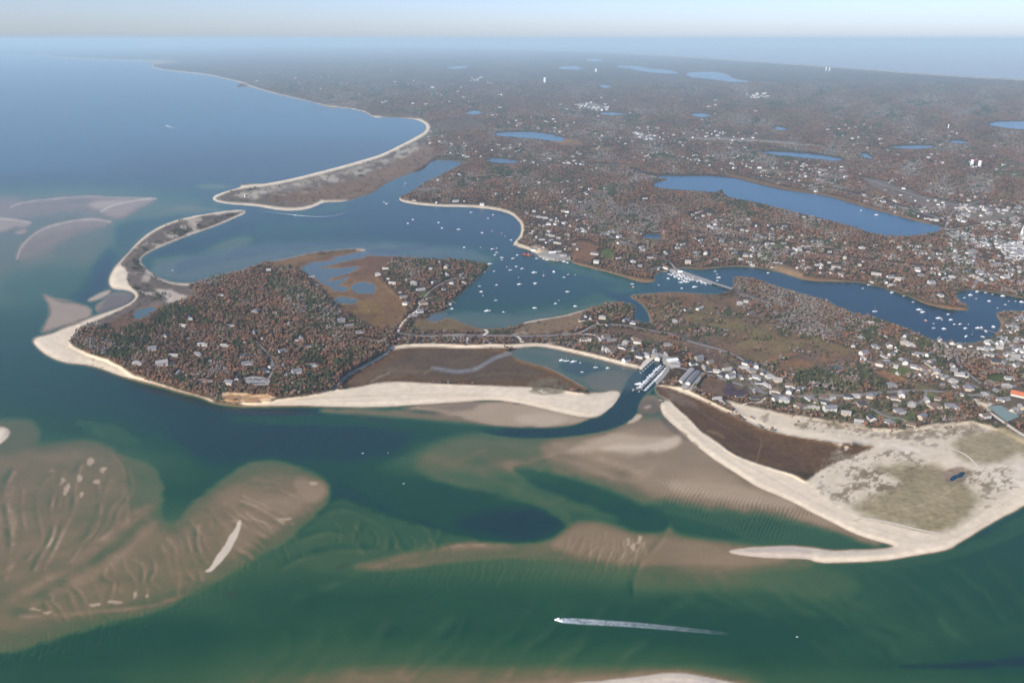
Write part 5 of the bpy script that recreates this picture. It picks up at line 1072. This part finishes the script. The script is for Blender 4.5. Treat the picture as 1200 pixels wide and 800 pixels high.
# water towers
def tank(px, py, hgt_, r, label, red=False):
    x, y, z = place(px, py); t = thing('water_tower', label, 'water tower', (x, y, z))
    MB().cyl(0,0,-2,hgt_,r,n=20).build('tank', MT['tank_white'], t)
    MB().cyl(0,0,hgt_+.01,hgt_+r*.35,r*1.01,.4,20).build('cap', MT['tank_red'] if red else MT['tank_white'], t)
    if red: MB().box(r*.2, r*1.06, -r*.75, r*.4, hgt_*.72, hgt_*.995).build('painted_panel', MT['tank_red'], t)
tank(1138.5,194.5,34,8.5,'western of the twin white water tanks with red tops',True); tank(1147.5,195.5,34,8.5,'eastern of the twin white water tanks with red tops',True)
tank(638.5,97,75,20,'white water tower standing alone in the distant woods west of the pond'); tank(698.5,84.5,60,22,'white water tower in the far woods between two pale ponds'); tank(968,83,70,16,'western tank of the small far pair near the horizon'); tank(972,83.2,70,16,'eastern tank of the small far pair near the horizon'); tank(1111,151,34,4,'thin white tower beside the far eastern pond')

# ------------------------------------------------------------------ cars
CP_ = {}
def cproto(key, m):
    root = thing('car', 'x', 'car')
    b1 = MB().loft([[(-2.2,-.9,.35),(2.2,-.9,.35),(2.2,.9,.35),(-2.2,.9,.35)],[(-2.2,-.92,.95),(2.2,-.88,.85),(2.2,.88,.85),(-2.2,.92,.95)]])
    b2 = MB().loft([[(-1.9,-.82,.95),(1.1,-.8,.9),(1.1,.8,.9),(-1.9,.82,.95)],[(-1.5,-.66,1.5),(.4,-.66,1.5),(.4,.66,1.5),(-1.5,.66,1.5)]])
    ps = [b1.build('body', m, root), b2.build('cabin', MT['window_glass'], root)]
    CP_[key] = dict(root=root, parts=ps, used=False)
for k, m in (('white','car_white'),('dark','car_dark'),('red','car_red'),('silver','car_silver')): cproto(k, MT[m])
CI = []; random.seed(3)
cars = [(291+2.6*i, 444.2+.35*(i % 3)*2, .9) for i in range(9)] + [(292+2.8*i, 449.3, .9) for i in range(7)] + [(788+2.2*i, 421.6+.7*i, .4) for i in range(5)] + [(766+2.4*i, 418.2+.2*i, .4) for i in range(5)] + [(822-1.7*i, 442+2.1*i, .3) for i in range(6)] + [(757-1.8*i, 424.5+1.7*i, .3) for i in range(3)] + [(604,393.2,.4),(830,408,.4),(930,464.3,.4),(1035,461,.4),(1158,482.5,.5),(780,391,.4),(1146,470,.4),(1152,472,.4)]
for i, (x, y, dz) in enumerate(cars):
    k = ('white','dark','silver','white','red','silver','dark')[(i*5) % 7]; z = float(height(x, y)) + dz
    if 286 < x < 318: z = max(float(height(a_, b_)) for a_, b_ in [(286,443),(296,441),(308,442),(317,446),(315,451),(300,451.5),(288,448)]) + .82
    o = clone(k, x, y, math.radians(100 + random.gauss(0, 6)), 1.15, 0, CP_, z); o['group'] = 'parked cars'; CI.append((o, k + ' car parked', x, y))
name_by_landmark(CI, {'the orange bluff': (290,466), 'the round lot entrance': (316,446), 'the boat basin head': (770,418), 'the boat yard': (792,426), 'the row buildings': (815,448), 'the basin west wall': (755,427), 'the isthmus': (604,393), 'the heath road bend': (830,408), 'the village street': (930,464), 'the shore road bend': (1148,471), 'the tennis court': (1165,483), 'the heath junction': (780,391), 'the lane bend': (1035,461)})

# ------------------------------------------------------------------ trees
def crown_mesh(name, seed, n, R, Hh, z0, size, conic=False, branches=True):
    r = np.random.default_rng(seed); v = []; f = []
    lobes = [(r.normal(0, R*.32), r.normal(0, R*.32), z0 + Hh*r.uniform(.2, .78), R*r.uniform(.42, .7)) for _ in range(7)]
    for k in range(n):
        if conic:
            u = r.random() ** 1.4; rad = R * (1 - u) * (.55 + .5 * r.random()) + .2; a_ = r.random()*6.283; c = np.array([rad*math.cos(a_), rad*math.sin(a_), z0 + Hh*u])
        else:
            lx, ly, lz, lr = lobes[r.integers(len(lobes))]; d = r.normal(size=3); d /= np.linalg.norm(d); c = np.array([lx, ly, lz]) + d * lr * (r.random() ** .4) * np.array([1, 1, .75])
        nrm = (c - np.array([0, 0, z0 + Hh*.3])) / R + r.normal(size=3) * .28 + np.array([0, 0, .35]); nrm /= np.linalg.norm(nrm)
        t1 = np.cross(nrm, r.normal(size=3)); t1 /= np.linalg.norm(t1); t2 = np.cross(nrm, t1); s = size * r.uniform(.6, 1.35)
        i = len(v); m_ = 4
        for q in range(m_):
            a_ = q * 1.5708 + r.normal(0, .25); v.append(c + (t1*math.cos(a_) + t2*math.sin(a_)) * s * r.uniform(.7, 1.2))
        f.append((i, i+1, i+2, i+3))
    me = bpy.data.meshes.new(name); me.from_pydata([tuple(p) for p in v], [], f); return me
def trunk_mb(seed, Hh, r0=.35):
    r = random.Random(seed); m = MB().cyl(0, 0, -1.5, Hh*.55, r0, r0*.55, 6)
    for k in range(4):
        a_ = k*1.57 + r.random(); m.cyl(0, 0, Hh*(.3+.06*k), Hh*(.68+.04*k), r0*.4, .05, 4, dx=Hh*.22*math.cos(a_), dy=Hh*.22*math.sin(a_))
    return m
def leafmat(name, col=None, var=.25):
    m, t, b = mat(name, rough=.95, spec=.03)
    if col is None:
        a_ = t.nodes.new('ShaderNodeAttribute'); a_.attribute_type = 'INSTANCER'; a_.attribute_name = 'tint'; src = a_.outputs['Color']
    else:
        a_ = t.nodes.new('ShaderNodeRGB'); a_.outputs[0].default_value = (*(lin(col)/K*.86), 1); src = a_.outputs[0]
    t.links.new(noise_mul(m, src, (2.2,), (var,)), b.inputs['Base Color']); return m
m_tint = leafmat('canopy')
TINT = {'rust': (162,121,96), 'brown': (152,125,103), 'grey': (160,147,136), 'green': (90,95,68), 'olive': (122,114,84)}
lib = bpy.data.collections.new('tree_shapes')
shapes = []
for k in range(7):
    me = crown_mesh('crown', 40+k, 46, 4.6, 6.5, 2.2, 1.25, conic=(k >= 5)); me.materials.append(m_tint)
    o = bpy.data.objects.new('crown_shape_%d' % k, me); lib.objects.link(o); shapes.append(o)
# planting points
px_, py_ = [], []
y = 96.0
while y < 505:
    depr = math.atan((y - 400)/FOC) + PITCH; slant = CAM_H / math.sin(depr)
    sp = np.interp(slant, [1500, 2600, 4500, 8000, 14000], [6.6, 8.4, 12.5, 24, 48])
    dx = sp * FOC / slant; dy = max(dx * math.sin(depr), .22)
    nn_ = int(1400 / dx); X = -100 + (np.arange(nn_) + rng.random(nn_)) * dx; Y = y + (rng.random(nn_) - .5) * dy * 1.3
    px_.append(X); py_.append(Y); y += dy
px_ = np.concatenate(px_); py_ = np.concatenate(py_)
dens = sample(tree, px_, py_); ok = rng.random(len(px_)) < dens
# open ground around houses, roads and yards
clear = np.zeros((H, W), np.float32)
for x, y, r in hpx: 
    clear[int(y)-Y0-2:int(y)-Y0+5, int(x)-X0-int(r*.75):int(x)-X0+int(r*.75)+1] = 1
for pts, wd, m in ROADS: stroke(clear, pts, 1, 2.0 if min(p[1] for p in pts) > 300 else 1.0, .6)
for pl in ([(284,441),(320,441),(320,455),(284,455)], [(745,414),(800,414),(800,440),(768,452),(745,436)], [(1154,474),(1198,474),(1198,498),(1154,498)], [(794,430),(826,430),(812,458),(794,458)], [(1180,455),(1215,455),(1215,478),(1180,478)], [(628,293),(672,296),(672,308),(628,306)], [(782,312),(866,340),(860,346),(780,322)], [(1172,286),(1215,284),(1215,308),(1172,306)]):
    paint(clear, pl, 1, 1, 0, smooth=False)
ok &= sample(clear, px_, py_) < .5
px_, py_ = px_[ok], py_[ok]
hz_ = height(px_, py_); X, Y = ground(px_, py_, hz_)
slant = np.sqrt(X**2 + Y**2 + CAM_H**2)
c1 = sample(N_m2, px_, py_) * .8 + sample(N_fine, px_, py_) * .5 + rng.normal(0, .16, len(px_)); c2 = sample(N_med, px_, py_) * .9 + rng.normal(0, .2, len(px_))
ev = c1 > np.quantile(c1, .999) * 0 + (.52 - 1.05 * sample(ever, px_, py_)); gr = c2 > .74 - sample(grey, px_, py_)
sub = np.clip(.5 + sample(N_edge, px_, py_) * 1.0 + rng.normal(0, .18, len(px_)), 0, 1)
kind = np.where(ev, np.where(sub < .75, 3, 4), np.where(gr, np.where(sub < .75, 2, 1), np.where(sub < .5, 0, 1)))
tints = (lin(np.array([TINT[k] for k in ('rust','brown','grey','green','olive')])) - np.array((.0, .004, .012))) / K
tv = .86 * tints[kind] * (1 + .3 * sample(N_med, px_, py_) + .2 * sample(N_b2, px_, py_))[:, None] * np.exp(rng.normal(0, .11, len(px_)))[:, None] * (1 + rng.normal(0, .03, (len(px_), 3)))
scl = np.interp(slant, [1500, 2600, 4500, 8000, 14000], [.80, .96, 1.42, 2.6, 4.8]) * np.exp(rng.normal(0, .3, len(px_)))
scz = np.interp(slant, [1500, 2600, 4500, 14000], [.85, .85, .85, 1.0]) * np.exp(rng.normal(0, .2, len(px_)))
low = (dens[ok] < .3) & (slant < 3000); scl = np.where(low, scl * .6, scl); scz = np.where(low, scz * .5, scz)
shp = np.where(ev & (sub > .35), rng.integers(5, 7, len(px_)), rng.integers(0, 5, len(px_)))
# individual trees: the ones that show largest
size_px = scl * 9 / slant * np.where(py_ > 300, 1, .5)
onfr = (px_ > 2) & (px_ < 1198)
order = np.argsort(-(size_px * onfr))[:300]
mask_ind = np.zeros(len(px_), bool); mask_ind[order] = True
TP = {}; TD = {0: 'rust-brown oak', 1: 'dull brown oak', 2: 'bare grey oak', 3: 'dark green pine', 4: 'olive green cedar'}
bark = MT['bark']
for k in range(5):
    for sh_ in (0, 1):
        root = thing('pine_tree' if k == 3 else ('cedar_tree' if k == 4 else 'oak_tree'), 'x', 'tree')
        me = crown_mesh('crown', 90 + k*2 + sh_, 130, 4.6, 6.8, 1.8, .85, conic=(k >= 3 and sh_ == 1)); me.materials.append(leafmat('crown_' + ['rust','brown','grey','green','olive'][k], list(TINT.values())[k]))
        cr = bpy.data.objects.new('crown', me); COL.objects.link(cr); cr.parent = root
        tr = trunk_mb(k*2+sh_, 8).build('trunk', bark, root); TP[(k, sh_)] = dict(root=root, parts=[cr, tr], used=False)
TI = []
for i in order:
    key = (int(kind[i]), int(i) % 2); pr = TP[key]; loc = (float(X[i]), float(Y[i]), float(hz_[i])); s3 = (float(scl[i]), float(scl[i]), float(scz[i])); rz = random.random()*6.28
    if not pr['used']: o = pr['root']; o.location = loc; o.rotation_euler = (0,0,rz); o.scale = s3; pr['used'] = True
    else: o = tree_copy(pr, loc, rz, s3)
    o['group'] = 'single trees near the shore'
    sz = 'small ' if scl[i] < .78 else ('broad ' if scl[i] > 1.05 else '')
    TI.append((o, sz + TD[int(kind[i])], float(px_[i]), float(py_[i])))
name_by_landmark(TI, {**HL, 'the west bluff houses': (175,428), 'the long lagoon beach': (330,468), 'the bluff east end': (320,462), 'the isthmus dike': (425,428), 'the dune houses': (975,484), 'the marsh trail': (866,477), 'the south lane houses': (1060,494)})
for d_ in (TP, PROT, HP, CP_):
    for pr in d_.values():
        if not pr['used']:
            for p in pr['parts']: bpy.data.objects.remove(p)
            bpy.data.objects.remove(pr['root'])

def scatter(name, P3, rot, sc3, tint, shape, coll, kind='stuff'):
    me = bpy.data.meshes.new(name); n = len(P3); me.vertices.add(n); me.vertices.foreach_set('co', P3.astype(np.float32).ravel())
    for nm, ty, dat, fld in (('rot', 'FLOAT_VECTOR', rot, 'vector'), ('scl', 'FLOAT_VECTOR', sc3, 'vector'), ('tint', 'FLOAT_COLOR', np.concatenate([tint, np.ones((n, 1))], 1), 'color')):
        at = me.attributes.new(nm, ty, 'POINT'); at.data.foreach_set(fld, dat.astype(np.float32).ravel())
    at = me.attributes.new('shp', 'INT', 'POINT'); at.data.foreach_set('value', shape.astype(np.int32))
    o = bpy.data.objects.new(name, me); COL.objects.link(o); o['kind'] = kind
    g = bpy.data.node_groups.new(name, 'GeometryNodeTree'); g.interface.new_socket('Geometry', in_out='INPUT', socket_type='NodeSocketGeometry'); g.interface.new_socket('Geometry', in_out='OUTPUT', socket_type='NodeSocketGeometry')
    N = g.nodes.new; gi, go = N('NodeGroupInput'), N('NodeGroupOutput'); ip = N('GeometryNodeInstanceOnPoints'); ci = N('GeometryNodeCollectionInfo'); ci.inputs[0].default_value = coll; ci.inputs[1].default_value = True; ci.inputs[2].default_value = True
    ip.inputs['Pick Instance'].default_value = True
    def att(nm, ty): a_ = N('GeometryNodeInputNamedAttribute'); a_.data_type = ty; a_.inputs[0].default_value = nm; return a_.outputs[0]
    l = g.links.new; l(gi.outputs[0], ip.inputs['Points']); l(ci.outputs[0], ip.inputs['Instance']); l(att('shp', 'INT'), ip.inputs['Instance Index']); l(att('scl', 'FLOAT_VECTOR'), ip.inputs['Scale'])
    e2 = N('FunctionNodeEulerToRotation'); l(att('rot', 'FLOAT_VECTOR'), e2.inputs[0]); l(e2.outputs[0], ip.inputs['Rotation']); l(ip.outputs[0], go.inputs[0])
    md = o.modifiers.new('scatter', 'NODES'); md.node_group = g
    return o
m_ = ~mask_ind; n = m_.sum()
scatter('woodland', np.stack([X, Y, hz_], -1)[m_], np.stack([np.zeros(n), np.zeros(n), rng.random(n)*6.28], -1), np.stack([scl, scl, scz], -1)[m_], tv[m_], shp[m_], lib)
print('trees', n)

# ------------------------------------------------------------------ distant houses: past the 300 nearest
hl = bpy.data.collections.new('house_shapes')
m_hw, t, b = mat('far_house_wall', rough=.8); a = t.nodes.new('ShaderNodeAttribute'); a.attribute_type = 'INSTANCER'; a.attribute_name = 'tint'; t.links.new(a.outputs['Color'], b.inputs['Base Color'])
for k, ty in enumerate(('long', 'cape', 'two', 'hip')):
    wl_, rf = MB(), MB()
    for (x0, x1, y0, y1, hh, rise) in HTY[ty]['body']:
        if ty == 'hip': wl_.box(x0, x1, y0, y1, -2.5, hh); rf.hip(x0, x1, y0, y1, hh, rise)
        else: wl_.pent(x0, x1, y0, y1, -2.5, hh, rise); rf.gable(x0, x1, y0, y1, hh, rise)
    nw = len(wl_.f); wl_.add(rf.v, rf.f); me = wl_.mesh('house_shape', m_hw, MT['roof_pale'] if k % 2 else MT['roof_grey'])
    for i, p in enumerate(me.polygons): p.material_index = 0 if i < nw else 1
    hl.objects.link(bpy.data.objects.new('house_shape_%d' % k, me))
n0 = 64000; hx = rng.uniform(-100, 1300, n0); hy = rng.uniform(72, 445, n0)
dpr = np.arctan((hy-400)/FOC) + PITCH; sl_ = CAM_H/np.sin(dpr)
prob = sample(hd, hx, hy) * .3 * np.interp(sl_, [1500, 2600, 4500, 9000, 20000], [.5, 1.0, 1.4, 1.8, 1.8]) * np.clip(.6 + sample(N_m2, hx, hy) * 1.5, .1, 2)
okh = (rng.random(n0) < prob) & (sample(coast_sd, hx, hy) > 2.0)
hp_ = np.array([(a_, b_) for a_, b_, _ in hpx])
for i in np.where(okh)[0]:
    if np.min(np.hypot(hp_[:, 0]-hx[i], (hp_[:, 1]-hy[i])*2)) < 5 and hy[i] > 240: okh[i] = False
hx, hy, sl_ = hx[okh], hy[okh], sl_[okh]; hh_ = height(hx, hy); HX, HY = ground(hx, hy, hh_); n = len(hx)
pal = lin(np.array([(226,222,214),(214,206,194),(160,154,146),(232,230,226),(190,176,158)]))[rng.integers(0, 5, n)]
s_ = np.interp(sl_, [1500, 3000, 6000, 12000], [.8, .85, 1.15, 2.0]) * rng.uniform(.6, 1.3, n)
scatter('distant_houses', np.stack([HX, HY, hh_], -1), np.stack([np.zeros(n), np.zeros(n), rng.random(n)*6.28], -1), np.stack([s_, s_, s_], -1), pal, rng.integers(0, 4, n), hl)
print('far houses', n)
